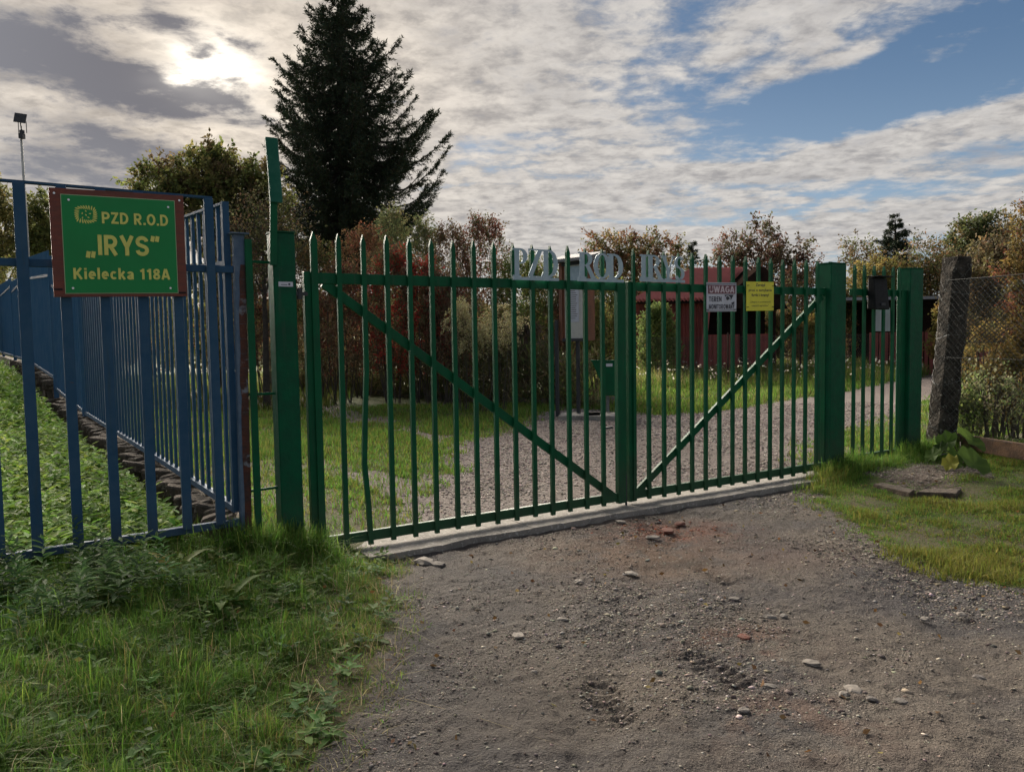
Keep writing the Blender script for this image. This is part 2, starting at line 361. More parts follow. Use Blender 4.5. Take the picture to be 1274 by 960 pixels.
def pal(cols, n, jit=0.25, cluster=None):
    cols = np.array(cols); k = rng.integers(0, len(cols), n) if cluster is None else cluster % len(cols)
    return np.clip(cols[k]*(1+rng.normal(0, jit, (n, 1)))*(1+rng.normal(0, 0.06, (n, 3))), 0.003, 0.6)
# vectorised value noise
_tab = rng.random((256, 256))
def vn(x, y):
    xi = np.floor(x).astype(int); yi = np.floor(y).astype(int); fx = x-xi; fy = y-yi; fx = fx*fx*(3-2*fx); fy = fy*fy*(3-2*fy)
    a = _tab[xi % 256, yi % 256]; b = _tab[(xi+1) % 256, yi % 256]; c = _tab[xi % 256, (yi+1) % 256]; d = _tab[(xi+1) % 256, (yi+1) % 256]
    return (a*(1-fx)+b*fx)*(1-fy)+(c*(1-fx)+d*fx)*fy - 0.5
def fbm(x, y, o=4):
    r = 0; a = 1.0
    for i in range(o): r = r + a*vn(x*2**i+17*i, y*2**i+31*i); a *= 0.5
    return r
def ss(a, b, x): t = np.clip((x-a)/(b-a), 0, 1); return t*t*(3-2*t)

# ------------------------------------------------------------------ layout planes
UP = np.array([0, 0, 1.0])
g0 = at(398, 600, 5.08).copy(); g0[2] = 0
GD = np.array([math.sin(math.radians(58.6)), math.cos(math.radians(58.6)), 0]); GN = np.array([GD[1], -GD[0], 0])   # along gate, towards camera
def onG(px, py, off=0.0): return onplane(px, py, g0+GN*off, GN)
corner = onG(297, 640); corner[2] = 0
BD = np.array([math.sin(math.radians(55)), math.cos(math.radians(55)), 0]); BN = np.array([BD[1], -BD[0], 0])
def onB(px, py, off=0.0): return onplane(px, py, corner+BN*off, BN)
SD = np.array([-math.sin(math.radians(36.8)), math.cos(math.radians(36.8)), 0]); SN = np.array([-SD[1], SD[0], 0])   # side fence; SN points left
SN = np.array([-math.cos(math.radians(36.8)), -math.sin(math.radians(36.8)), 0])
def onS(px, py): return onplane(px, py, corner, SN)
def zbase(t):                            # foot rail of the side fence
    return np.interp(t, [0, 2.4, 5.9, 8.55, 8.6, 12.2, 15.3, 18.6, 40], [0.40, 0.50, 0.62, 0.70, 0.96, 1.16, 1.22, 1.27, 1.6])
def Hn(x, y):
    """ground height"""
    x = np.asarray(x, float); y = np.asarray(y, float)
    v = (x-g0[0])*GN[0] + (y-g0[1])*GN[1]            # in front of the gate line
    s = (x-corner[0])*SD[0] + (y-corner[1])*SD[1]; d = (x-corner[0])*SN[0] + (y-corner[1])*SN[1]
    near = 1-ss(9, 16, y)
    edge = -0.70 + 0.10*vn(y*1.3, y*0+3.0)
    left = 0.20*ss(0.0, 1.3, edge-x)*near*(1-ss(-0.2, -3.0, v)*0.5)
    u = (x-g0[0])*GD[0] + (y-g0[1])*GD[1]
    right = 0.09*ss(0.0, 0.8, u-4.9)*ss(2.5, 0.2, v)*near
    bank = np.interp(s, [-1, 0, 2.4, 5.9, 8.6, 12.2, 18.6, 40], [0.18, 0.20, 0.27, 0.42, 0.70, 0.95, 1.1, 1.5])
    wb = ss(0.0, 0.35, d)*ss(-0.4, 0.5, s)
    z = (left+right)*(1-wb) + bank*wb
    z = z + 0.05*fbm(x*0.5, y*0.5, 3)*ss(0.3, 2, np.abs(v)) + 0.012*fbm(x*3, y*3, 4)
    z = z + ss(60, 200, y)*3.0
    return z
def HH(x, y): return float(Hn(np.array([x]), np.array([y]))[0])
def tracks(x, y):
    """tyre prints pressed in the mud and gentle ruts"""
    z = 0.012*fbm(x*9, y*9, 4) + 0.010*fbm(x*26, y*26, 2)
    for (a, b, w, per) in (((850, 812), (930, 866), 0.10, 0.052), ((862, 700), (905, 728), 0.08, 0.055), ((740, 842), (775, 905), 0.09, 0.055)):
        p, q = G(*a)[:2], G(*b)[:2]; L = np.linalg.norm(q-p); t = (q-p)/L
        s = (x-p[0])*t[0] + (y-p[1])*t[1]; d = (x-p[0])*-t[1] + (y-p[1])*t[0]
        m = ss(-0.03, 0.05, s)*ss(L+0.03, L-0.05, s)*ss(w, w*0.6, np.abs(d)+0.03*vn(x*20, y*20))
        z = z - m*(0.006 + 0.0075*np.sin(2*math.pi*(s+0.35*np.abs(d))/per))
    for c, dirx in ((0.35, 0.30), (1.9, 0.34)):
        d = x - c - (y-3)*dirx; z = z - 0.026*np.exp(-(d/0.16)**2)*ss(7.0, 4.5, y)
    return z
edge_px = [(480, 691), (497, 750), (478, 800), (452, 880), (405, 915), (380, 960)]
rights = [(1000, 592), (1030, 622), (1068, 656), (1105, 686), (1180, 712), (1274, 737)]
path_px = [(180, 485), (300, 488), (380, 496), (480, 522), (570, 548), (556, 564), (518, 545), (480, 533), (400, 514), (300, 499), (180, 494)]
patch_px = [(438, 604), (470, 594), (515, 598), (540, 590), (530, 620), (500, 640), (478, 622), (450, 615)]
inner = [(480, 691), (511, 656), (498, 638), (512, 612), (540, 594), (564, 585), (556, 565), (575, 550), (596, 545), (635, 536), (666, 517), (700, 506), (791, 513), (847, 516), (919, 507),
         (985, 496), (1024, 492), (1112, 475), (1150, 467), (1215, 452), (1330, 444), (1330, 452), (1215, 466), (1190, 478), (1150, 508), (1120, 521),
         (1073, 537), (1060, 546), (1007, 567), (1000, 592)]
poly_out = [G(*p)[:2] for p in edge_px] + [np.array([-0.75, 1.5]), np.array([-1.5, -6]), np.array([9, -6]), np.array([7, 2.6])] + [G(*p)[:2] for p in rights[::-1]]
poly_in = [G(*p)[:2] for p in inner]
poly_path = [G(*p)[:2] for p in path_px]; poly_patch = [G(*p)[:2] for p in patch_px]
def inpoly(x, y, P):
    r = np.zeros(x.shape, bool); n = len(P)
    for i in range(n):
        x1, y1 = P[i]; x2, y2 = P[(i+1) % n]
        c = ((y1 > y) != (y2 > y)); 
        with np.errstate(divide='ignore', invalid='ignore'): xx = (x2-x1)*(y-y1)/((y2-y1) if y2 != y1 else 1e-9)+x1
        r ^= c & (x < xx)
    return r
def worn(x, y):
    j = .5*fbm(x*2.2, y*2.2, 4); k = .5*fbm(x*2.2+50, y*2.2+9, 4)
    return inpoly(x+j, y+k, poly_path) | inpoly(x+j, y+k, poly_patch)
def edgy(x, y):
    return isroad(x, y) & ~(isroad(x+.17, y) & isroad(x-.17, y) & isroad(x, y+.2) & isroad(x, y-.2))
def isroad(x, y):
    far = 1+1.6*ss(5.5, 8, y)
    j = (0.12*fbm(x*2.6, y*2.6, 3) + 0.09*fbm(x*11, y*11, 2))*far; k = (0.12*fbm(x*2.6+50, y*2.6+9, 3) + 0.09*fbm(x*11+5, y*11+7, 2))*far
    u_ = (x+j-g0[0])*GD[0]+(y+k-g0[1])*GD[1]; v_ = (x+j-g0[0])*GN[0]+(y+k-g0[1])*GN[1]
    return inpoly(x+j, y+k, poly_out) | inpoly(x+j, y+k, poly_in) | (((u_-5.85)/.72)**2+((v_-.72)/.44)**2 < 1)
def axis(segs):
    r = [segs[0][0]]
    for a, b, st in segs:
        n = max(1, int(round((b-a)/st))); r += list(np.linspace(a, b, n+1)[1:])
    return np.array(r)
xs = axis([(-900, -300, 100), (-300, -60, 30), (-60, -14, 3), (-14, -3.2, .4), (-3.2, -0.6, .05), (-0.6, 2.3, .014), (2.3, 5.2, .04), (5.2, 14, .3), (14, 60, 3), (60, 300, 30), (300, 900, 100)])
ys = axis([(-40, -6, 6), (-6, 1.8, .3), (1.8, 4.6, .016), (4.6, 8.5, .035), (8.5, 16, .1), (16, 32, .4), (32, 100, 4), (100, 500, 40), (500, 1500, 200)])
XX, YY = np.meshgrid(xs, ys); ZZ = Hn(XX, YY)
RR = isroad(XX, YY) | worn(XX, YY); ZZ = ZZ + np.where(RR, tracks(XX, YY), 0)
V = np.stack([XX, YY, ZZ], -1).reshape(-1, 3); nx = len(xs); ny = len(ys)
I, J = np.meshgrid(np.arange(nx-1), np.arange(ny-1)); a = (J*nx+I).ravel()
quads = np.stack([a, a+1, a+nx+1, a+nx], 1)
cxm = V[quads].mean(1); rmask = isroad(cxm[:, 0], cxm[:, 1]) | worn(cxm[:, 0], cxm[:, 1])
for nm, mk, mt in (('road', rmask, 'road'), ('ground', ~rmask, 'soil')):
    q = quads[mk]; used, inv = np.unique(q, return_inverse=True)
    o = npmesh(nm, V[used], np.full(len(q), 4), inv.ravel(), None, mt, smooth_=True)
    tag(o, {'road': 'brown grey dirt road running through the green gate', 'ground': 'grassy earth on both sides of the dirt road'}[nm], kind='structure')

# ------------------------------------------------------------------ concrete threshold under the gate
th = MB()
P0 = onG(440, 650); P1 = onG(1150, 575)
n = 26
fr = []; 
for i in range(n+1):
    p = P0 + (P1-P0)*i/n
    w = 0.24 + 0.02*vn(i*.7, 0.3) + (0.04 if i < 3 else 0)
    fr.append((p, w + 0.012*random.uniform(-1, 1)))
for i in range(n):
    (p, w), (q, w2) = fr[i], fr[i+1]
    zt, zb = 0.043, -0.08
    b = [p+GN*w, q+GN*w2, q-GN*0.16, p-GN*0.16]
    th.hexa([(x[0], x[1], zb) for x in b], [(x[0], x[1], zt + 0.003*random.uniform(-1, 1)) for x in b])
o = th.build('threshold', 'concrete'); tag(o, 'long pale concrete threshold strip lying under the closed green gate', kind='structure')

# ------------------------------------------------------------------ the double gate
def zof(p): return float(p[2])
BW, BDp = 0.0165, 0.012                  # half width, half depth of a bar
def spike_bar(parent, px, ybot, zt, off, bend=None, name='bar', w=BW):
    p = onG(px, ybot, off); z0 = zof(p); p[2] = 0
    m = MB(); a = GD*w; d = GN*BDp
    zs = [(z0, 0.0)] + (bend or []) + [(zt-0.055, 0.0)]
    rings = []
    for z, sx in zs:
        c = p + UP*z + GD*sx; rings.append([c-a+d, c+a+d, c+a-d, c-a-d])
    for r1, r2 in zip(rings[:-1], rings[1:]):
        m.add(list(r1)+list(r2), [(0, 1, 5, 4), (1, 2, 6, 5), (2, 3, 7, 6), (3, 0, 4, 7)])
    c = p + UP*zt - a*0.15
    r = rings[-1]; m.add(list(r)+[c+d, c-d], [(0, 1, 4), (1, 2, 5, 4), (2, 3, 5), (3, 0, 4, 5)])
    m.add(rings[0], [(0, 1, 2, 3)])
    return m.build(name, 'green', parent)
ztop = [zof(onG(398, 341)), zof(onG(1026, 357.5))]
zbot = [zof(onG(403, 668)), zof(onG(1026, 578))]
RT, RB = 0.5*(ztop[0]+ztop[1]), 0.02+0.5*(zbot[0]+zbot[1])      # top of top rail, top of bottom rail
RB = 0.15
RTb = RT-0.085
SP = zof(onG(425, 291))
def leaf(name, label, x0, x1, bars, diag):
    t = thing(name, label, 'gate', onG(x0, 650)*np.array([1, 1, 0]), 'leaves of the green metal gate')
    a = onG(x0, 500); b = onG(x1, 500); a[2] = b[2] = 0
    MB().bar(a+UP*(RT-0.035), b+UP*(RT-0.035), 0.035, UP, 0.018).build('rail', 'green', t, 0.003)
    MB().bar(a+UP*(RB-0.035), b+UP*(RB-0.035), 0.035, UP, 0.018).build('rail', 'green', t, 0.003)
    for i, px in enumerate(bars):
        bend = None
        if x0 < 500 and i == 1: bend = [(0.35, -0.012), (0.62, -0.032), (0.9, -0.02), (1.25, 0.0)]
        spike_bar(t, px, 600, SP + random.uniform(-.006, .006), 0.031, [(z, s) for z, s in bend] if bend else [(RB-0.08, 0.0)], 'bar')
    for o in t.children: pass
    (ax, ay), (bx, by) = diag
    MB().bar(onG(ax, ay, -0.002), onG(bx, by, -0.002), 0.031, UP, 0.014).build('brace', 'green', t, 0.002)
    return t
SPB = RB-0.085
def spike_fix(): pass
# bars end just under the bottom rail: rebuild helper with absolute bottom height
def spike_bar(parent, px, ybot, zt, off, bend=None, name='bar', w=BW):
    p = onG(px, 470, off); p[2] = 0
    m = MB(); a = GD*w; d = GN*BDp
    zs = [(SPB + random.uniform(-.006, .006), 0.0)] + (bend or []) + [(zt-0.055, 0.0)]
    zs = sorted(set(zs))
    rings = []
    for z, sx in zs:
        c = p + UP*z + GD*sx; rings.append([c-a+d, c+a+d, c+a-d, c-a-d])
    for r1, r2 in zip(rings[:-1], rings[1:]):
        m.add(list(r1)+list(r2), [(0, 1, 5, 4), (1, 2, 6, 5), (2, 3, 7, 6), (3, 0, 4, 7)])
    c = p + UP*zt - a*0.15
    m.add(list(rings[-1])+[c+d, c-d], [(0, 1, 4), (1, 2, 5, 4), (2, 3, 5), (3, 0, 4, 5)])
    m.add(rings[0], [(0, 1, 2, 3)])
    o = m.build(name, 'green', parent)
    import bmesh
    bm = bmesh.new(); bm.from_mesh(o.data); bmesh.ops.remove_doubles(bm, verts=bm.verts, dist=1e-5); bm.to_mesh(o.data); bm.free()
    return o
barsL = [425.4, 456, 484.7, 512.6, 539.7, 566.3, 591.6, 616.5, 640.5, 663.8, 686, 707.7, 729, 750]
barsR = [807, 826, 844, 861, 878, 895, 911.4, 927, 943, 958.3, 973, 987.5, 1002, 1016]
L = leaf('gate_leaf', 'wide left leaf of the closed green gate with one bent bar and falling brace', 383, 777, barsL, ((402, 352), (764, 618)))
R = leaf('gate_leaf', 'narrower right leaf of the closed green gate with rising brace and two notices', 780, 1031, barsR, ((1022, 369), (792, 612)))
def stile(parent, px, wpx, z0, z1, spike=False, off=0.0, name='stile', w=None, dep=0.025):
    a = onG(px-wpx/2, 500, off); b = onG(px+wpx/2, 500, off); a[2] = b[2] = 0; c = (a+b)/2; w = np.linalg.norm(b-a)/2
    return MB().box(c+UP*(z0+z1)/2, GD*w, GN*dep, UP*(z1-z0)/2).build(name, 'green', parent, 0.003)
stile(L, 386.5, 9, SPB, RT+0.004); spike_bar(L, 395, 0, SP, 0.031, None, 'bar', 0.022)
stile(L, 772, 10, SPB, RT+0.004, off=0.012)
stile(R, 785, 9.5, SPB, RT+0.003, off=0.010); spike_bar(R, 788.5, 0, SP+0.01, 0.040, None, 'bar', 0.012)
stile(R, 1027, 7, SPB, RT+0.004); spike_bar(R, 1031, 0, SP, 0.031, None, 'bar', 0.012)
MB().box(onG(756, 532, -0.0)*np.array([1, 1, 1]), GD*0.05, GN*0.008, UP*0.008).build('latch', 'darkmetal', L)
p = onG(779, 630, 0.03); MB().tube([(p[0], p[1], 0.02), (p[0], p[1], 0.30)], 0.009, 8).build('drop_bolt', 'darkmetal', R)
for px, lf, z in ((377, L, 0.11), (377, L, RT-0.14), (1034, R, 0.13), (1034, R, RT-0.16)):
    c = onG(px, 500, 0.035); c[2] = z
    m = MB().tube([c-UP*0.035, c+UP*0.035], 0.018, 10); m.box(c, GD*0.05, GN*0.012, UP*0.012); m.build('hinge', 'darkmetal', lf)

# gate posts
def column(label, px0, px1, ztop_, dep, cat='gate post', m='green_old', z0=-0.05, off=0.03):
    a = onG(px0, 480, off); b = onG(px1, 480, off); a[2] = b[2] = 0; c = (a+b)/2 - GN*dep; w = np.linalg.norm(b-a)/2
    t = thing('gate_post', label, cat, (c[0], c[1], 0), 'green square gate posts')
    MB().box(c+UP*(z0+ztop_)/2, GD*w, GN*dep, UP*(ztop_-z0)/2).build('shaft', m, t, 0.008)
    MB().box(c+UP*(ztop_+0.004), GD*(w+0.004), GN*(dep+0.004), UP*0.004).build('cap', m, t)
    return t, c, w
post1, c1, w1_ = column('thick hammered green square post hinging the left gate leaf with a small white sticker', 345, 373, zof(onG(358, 291)), 0.07, off=0.06)
post2, c2, w2_ = column('thick green square post between the double gate and the narrow wicket', 1033, 1052, zof(onG(1045, 329)), 0.09, off=0.08)
post3, c3, w3_ = column('last green square post at the right of the wicket beside the concrete post', 1131, 1147, zof(onG(1138, 335)), 0.08, off=0.07)
s = onG(355.5, 353.5, 0.0625); MB().box(s, GD*0.045, GN*0.0012, UP*0.015).build('sticker', 'white', post1)
a = onG(351, 354.5, 0.064); MB().box(s+GD*0.022, GD*0.006, GN*0.0016, UP*0.006).box(s-GD*0.01-UP*.003, GD*0.02, GN*0.0016, UP*0.002).build('sticker_print', 'ink', post1)
# mast with wrapped sleeve on the first post
t = thing('mast', 'flat faded green mast with a thick sleeve rising above the left gate post', 'mast', (c1[0], c1[1], 1.6))
q0 = onG(340, 330, 0.075); q1 = onG(340.5, 250, 0.075)
MB().bar(q0, q1, 0.022, GD, 0.008).build('strip', 'green', t, 0.002)
q0 = onG(343.5, 252, 0.085); q1 = onG(337.5, 172, 0.085)
sl = MB(); ax = (q1-q0)
prof = [(-0.037, -0.012), (-0.037, 0.012), (-0.03, 0.02), (0.03, 0.02), (0.037, 0.012), (0.037, -0.012)]
for i in range(6):
    f0, f1 = i/6, (i+1)/6
    def rg(f): 
        c = q0+ax*f + GD*0.0012*math.sin(f*5); s_ = 1.0+0.02*math.sin(f*7+1)
        return [c+GD*a_*s_+GN*b_ for a_, b_ in prof]
    r0_, r1_ = rg(f0), rg(f1); n_ = len(prof)
    sl.add(r0_+r1_, [(k, (k+1) % n_, n_+(k+1) % n_, n_+k) for k in range(n_)] + ([tuple(range(n_))[::-1]] if i == 0 else []) + ([tuple(range(n_, 2*n_))] if i == 5 else []))
sl.build('sleeve', 'green_pale', t)

# wicket
W = thing('wicket_gate', 'narrow green pedestrian gate with pointed bars right of the double gate', 'gate', onG(1060, 560)*np.array([1, 1, 0]))
a = onG(1057, 500); b = onG(1130, 500); a[2] = b[2] = 0
MB().bar(a+UP*(RT-0.03), b+UP*(RT-0.03), 0.035, UP, 0.018).build('rail', 'green', W, 0.003)
RB_, RB = RB, 0.17
MB().bar(a+UP*(RB-0.03), b+UP*(RB-0.03), 0.035, UP, 0.018).build('rail', 'green', W, 0.003)
SPB = RB-0.075
for px in (1062, 1074, 1086, 1098, 1109.5): spike_bar(W, px, 0, SP-0.015, 0.031, None, 'bar', 0.0165)
stile(W, 1121, 8, SPB, RT+0.004); spike_bar(W, 1117, 0, SP-0.015, 0.031, None, 'bar', 0.014); spike_bar(W, 1128, 0, SP-0.03, 0.0, None, 'bar', 0.013)
c = onG(1131, 500, 0.03)
for z in (0.3, RT-0.13):
    cc = c.copy(); cc[2] = z; MB().tube([cc-UP*0.03, cc+UP*0.03], 0.016, 10).build('hinge', 'darkmetal', W)

# black box and white plate on the wicket
bx = thing('letter_box', 'black tapered letter box fixed on the bars of the narrow wicket', 'letter box', onG(1098, 385, 0.06))
A1, A2, A3, A4 = onG(1090, 384, 0.15), onG(1107, 385, 0.15), onG(1107, 346, 0.15), onG(1091, 345, 0.15)
B1, B2, B3, B4 = [p_-GN*0.10 for p_ in (A1, A2, A3, A4)]
MB().hexa([A1, A2, B2, B1], [A4-GN*0.03, A3-GN*0.03, B3, B4]).build('box', 'dark', bx, 0.006)
MB().bar(A4-GN*0.04+UP*0.012-GD*0.01, A3-GN*0.04+UP*0.012+GD*0.01, 0.075, GN, 0.006).build('lid', 'dark', bx, 0.002)
c = (A1+A2)/2 + UP*0.05 + GN*0.003; MB().box(c, GD*0.035, GN*0.003, UP*0.014).build('slot', 'darkmetal', bx)
pl = MB().poly([onG(1085.5, 412, -0.03), onG(1107, 412, -0.03), onG(1107, 383, -0.03), onG(1085.5, 383, -0.03)], GN*0.004).build('notice_plate', 'white')
tag(pl, 'blank white plate behind the wicket bars under the black letter box', 'plate')

# ------------------------------------------------------------------ lettering
def textmesh(txt, size, bold=0.0, align='CENTER', sx=1.0):
    c = bpy.data.curves.new('lettering', 'FONT'); c.body = txt; c.size = size; c.offset = bold*size; c.align_x = align; c.align_y = 'CENTER'; c.resolution_u = 3
    o = bpy.data.objects.new('tmp', c); COL.objects.link(o)
    dg = bpy.context.evaluated_depsgraph_get(); me = bpy.data.meshes.new_from_object(o.evaluated_get(dg))
    co = [np.array(v_.co)*np.array([sx, 1, 1]) for v_ in me.vertices]; fs = [tuple(p_.vertices) for p_ in me.polygons]
    bpy.data.objects.remove(o); bpy.data.curves.remove(c); bpy.data.meshes.remove(me); return co, fs
def put_text(parent, txt, size, O, U, Vv, N, m, bold=0.0, width=None, name='lettering', height=None):
    co, fs = textmesh(txt, size, bold)
    xs_ = [c_[0] for c_ in co]; ys_ = [c_[1] for c_ in co]; mx, my = (max(xs_)+min(xs_))/2, (max(ys_)+min(ys_))/2
    kx = width/(max(xs_)-min(xs_)) if width else 1; ky = height/(max(ys_)-min(ys_)) if height else 1
    mb = MB(); mb.add([O+U*((c_[0]-mx)*kx)+Vv*((c_[1]-my)*ky)+N*0.0015 for c_ in co], fs)
    l = wloc(parent); me = bpy.data.meshes.new(name); me.from_pydata([(a_-l[0], b_-l[1], c_-l[2]) for a_, b_, c_ in mb.v], [], mb.f)
    me.materials.append(M_[m]); return link(name, me, parent)
# bold upright sans letters drawn as strokes in a box of height 1 (x height 0.73)
def _arc(cx, cy, rx, ry, a0, a1, n=14): return [(cx+rx*math.cos(math.radians(a0+(a1-a0)*i/n)), cy+ry*math.sin(math.radians(a0+(a1-a0)*i/n))) for i in range(n+1)]
T_ = 0.19; h_ = T_/2
SANS = {
 'P': (.62, [[(h_, 0), (h_, 1)], [(h_, 1-h_), (.32, 1-h_)] + _arc(.33, .68, .20, .225, 90, -90, 10) + [(.32, .455), (h_, .455)]]),
 'R': (.66, [[(h_, 0), (h_, 1)], [(h_, 1-h_), (.32, 1-h_)] + _arc(.33, .68, .20, .225, 90, -90, 10) + [(.32, .455), (h_, .455)], [(.30, .44), (.55, 0)]]),
 'D': (.68, [[(h_, 0), (h_, 1)], [(h_, 1-h_), (.28, 1-h_)] + _arc(.28, .5, .30, .405, 90, -90, 14) + [(.28, h_), (h_, h_)]]),
 'Z': (.62, [[(.02, 1-h_), (.60, 1-h_)], [(.48, .86), (.13, .14)], [(.02, h_), (.61, h_)]]),
 'O': (.72, [_arc(.36, .5, .27, .41, 0, 360, 28)]), '0': (.66, [_arc(.33, .5, .24, .41, 0, 360, 28)]),
 'I': (.21, [[(.105, 0), (.105, 1)]]), '.': (.20, [[(.10, 0), (.10, .19)]]), ' ': (.25, []),
 'Y': (.66, [[(.07, 1), (.33, .42)], [(.59, 1), (.33, .42)], [(.33, .48), (.33, 0)]]),
 'S': (.64, [_arc(.32, .715, .22, .195, 5, 180, 10) + _arc(.32, .715, .22, .20, 180, 262, 7) + _arc(.33, .285, .22, .20, 80, 0, 7) + _arc(.32, .285, .23, .195, 0, -178, 10)]),
 'K': (.68, [[(h_, 0), (h_, 1)], [(.56, 1), (.16, .42)], [(.27, .56), (.59, 0)]]),
 'i': (.22, [[(.11, 0), (.11, .73)], [(.11, .84), (.11, 1.0)]]), 'l': (.22, [[(.11, 0), (.11, 1.04)]]),
 'e': (.56, [[(.12, .37), (.44, .37)] + _arc(.28, .37, .175, .275, 0, 310, 22)]),
 'c': (.53, [_arc(.28, .37, .185, .28, 45, 315, 20)]),
 'k': (.56, [[(h_, 0), (h_, 1.04)], [(.46, .73), (.16, .31)], [(.24, .42), (.49, 0)]]),
 'a': (.55, [_arc(.27, .49, .165, .155, 165, 0, 10) + [(.435, .0)], _arc(.26, .20, .15, .125, 30, 330, 16), [(.26, .395), (.42, .395)]]),
 '1': (.44, [[(.30, 0), (.30, 1)], [(.30, .86), (.07, .76)]]),
 '8': (.58, [_arc(.29, .74, .17, .175, 0, 360, 20), _arc(.29, .275, .195, .19, 0, 360, 20)]),
 'A': (.70, [[(.08, 0), (.33, 1)], [(.62, 0), (.37, 1)], [(.18, .28), (.52, .28)]]),
 'U': (.66, [[(h_, 1), (h_, .30)] + _arc(.33, .31, .235, .215, 180, 360, 12) + [(.565, .30), (.565, 1)]]),
 'W': (.92, [[(.07, 1), (.25, 0)], [(.25, 0), (.46, .95)], [(.46, .95), (.67, 0)], [(.67, 0), (.85, 1)]]),
 'G': (.70, [_arc(.36, .5, .27, .41, 50, 345, 22), [(.38, .46), (.66, .46)], [(.60, .50), (.60, .18)]]),
 'T': (.62, [[(0, 1-h_), (.62, 1-h_)], [(.31, 0), (.31, 1)]]), 'E': (.56, [[(h_, 0), (h_, 1)], [(h_, 1-h_), (.56, 1-h_)], [(h_, .52), (.52, .52)], [(h_, h_), (.56, h_)]]),
 'N': (.68, [[(h_, 0), (h_, 1)], [(.12, .96), (.56, .04)], [(.585, 0), (.585, 1)]]),
 'M': (.86, [[(h_, 0), (h_, 1)], [(.12, .96), (.43, .1)], [(.43, .1), (.74, .96)], [(.765, 0), (.765, 1)]]),
 '\u201e': (.46, [[(.13, .17), (.07, -.14)], [(.36, .17), (.30, -.14)]]), '\u201d': (.46, [[(.15, 1.02), (.09, .74)], [(.38, 1.02), (.32, .74)]])}
def sans_text(parent, txt, O, U, N, width, height, m, gap=.085, tk=1.0, name='lettering'):
    tot = sum(SANS[c_][0] for c_ in txt)+gap*(len(txt)-1); kx = width/tot; ky = height; x0 = -tot/2; l = wloc(parent); vs, fs = [], []; lay = 0
    for c_ in txt:
        w, strokes = SANS[c_]
        for st_ in strokes:
            pts = [np.array(p_, float) for p_ in st_]; lay += 1; hw_ = h_*tk; L_, R_ = [], []
            closed = len(pts) > 3 and np.linalg.norm(pts[0]-pts[-1]) < 1e-6
            for i_, p_ in enumerate(pts):
                a_ = pts[max(i_-1, 0)] if not (closed and i_ == 0) else pts[-2]; b_ = pts[min(i_+1, len(pts)-1)] if not (closed and i_ == len(pts)-1) else pts[1]
                t1 = p_-a_ if np.linalg.norm(p_-a_) > 1e-6 else b_-p_; t2 = b_-p_ if np.linalg.norm(b_-p_) > 1e-6 else t1
                t1, t2 = t1/np.linalg.norm(t1), t2/np.linalg.norm(t2); nn = np.array([-(t1+t2)[1], (t1+t2)[0]]); nn /= (np.linalg.norm(nn)+1e-9); k_ = 1/max(.5, abs(np.dot(nn, [-t1[1], t1[0]])))
                L_.append(p_+nn*hw_*k_); R_.append(p_-nn*hw_*k_)
            base_ = len(vs)
            for p_ in L_+R_: q_ = O+U*((x0+p_[0])*kx)+UP*((p_[1]-.5)*ky)+N*(.0015+.00012*(lay % 12)); vs.append((q_[0]-l[0], q_[1]-l[1], q_[2]-l[2]))
            n_ = len(pts)
            for i_ in range(n_-1): fs.append((base_+i_, base_+i_+1, base_+n_+i_+1, base_+n_+i_))
        x0 += w+gap
    me = bpy.data.meshes.new(name); me.from_pydata(vs, [], fs); me.materials.append(M_[m]); return link(name, me, parent)
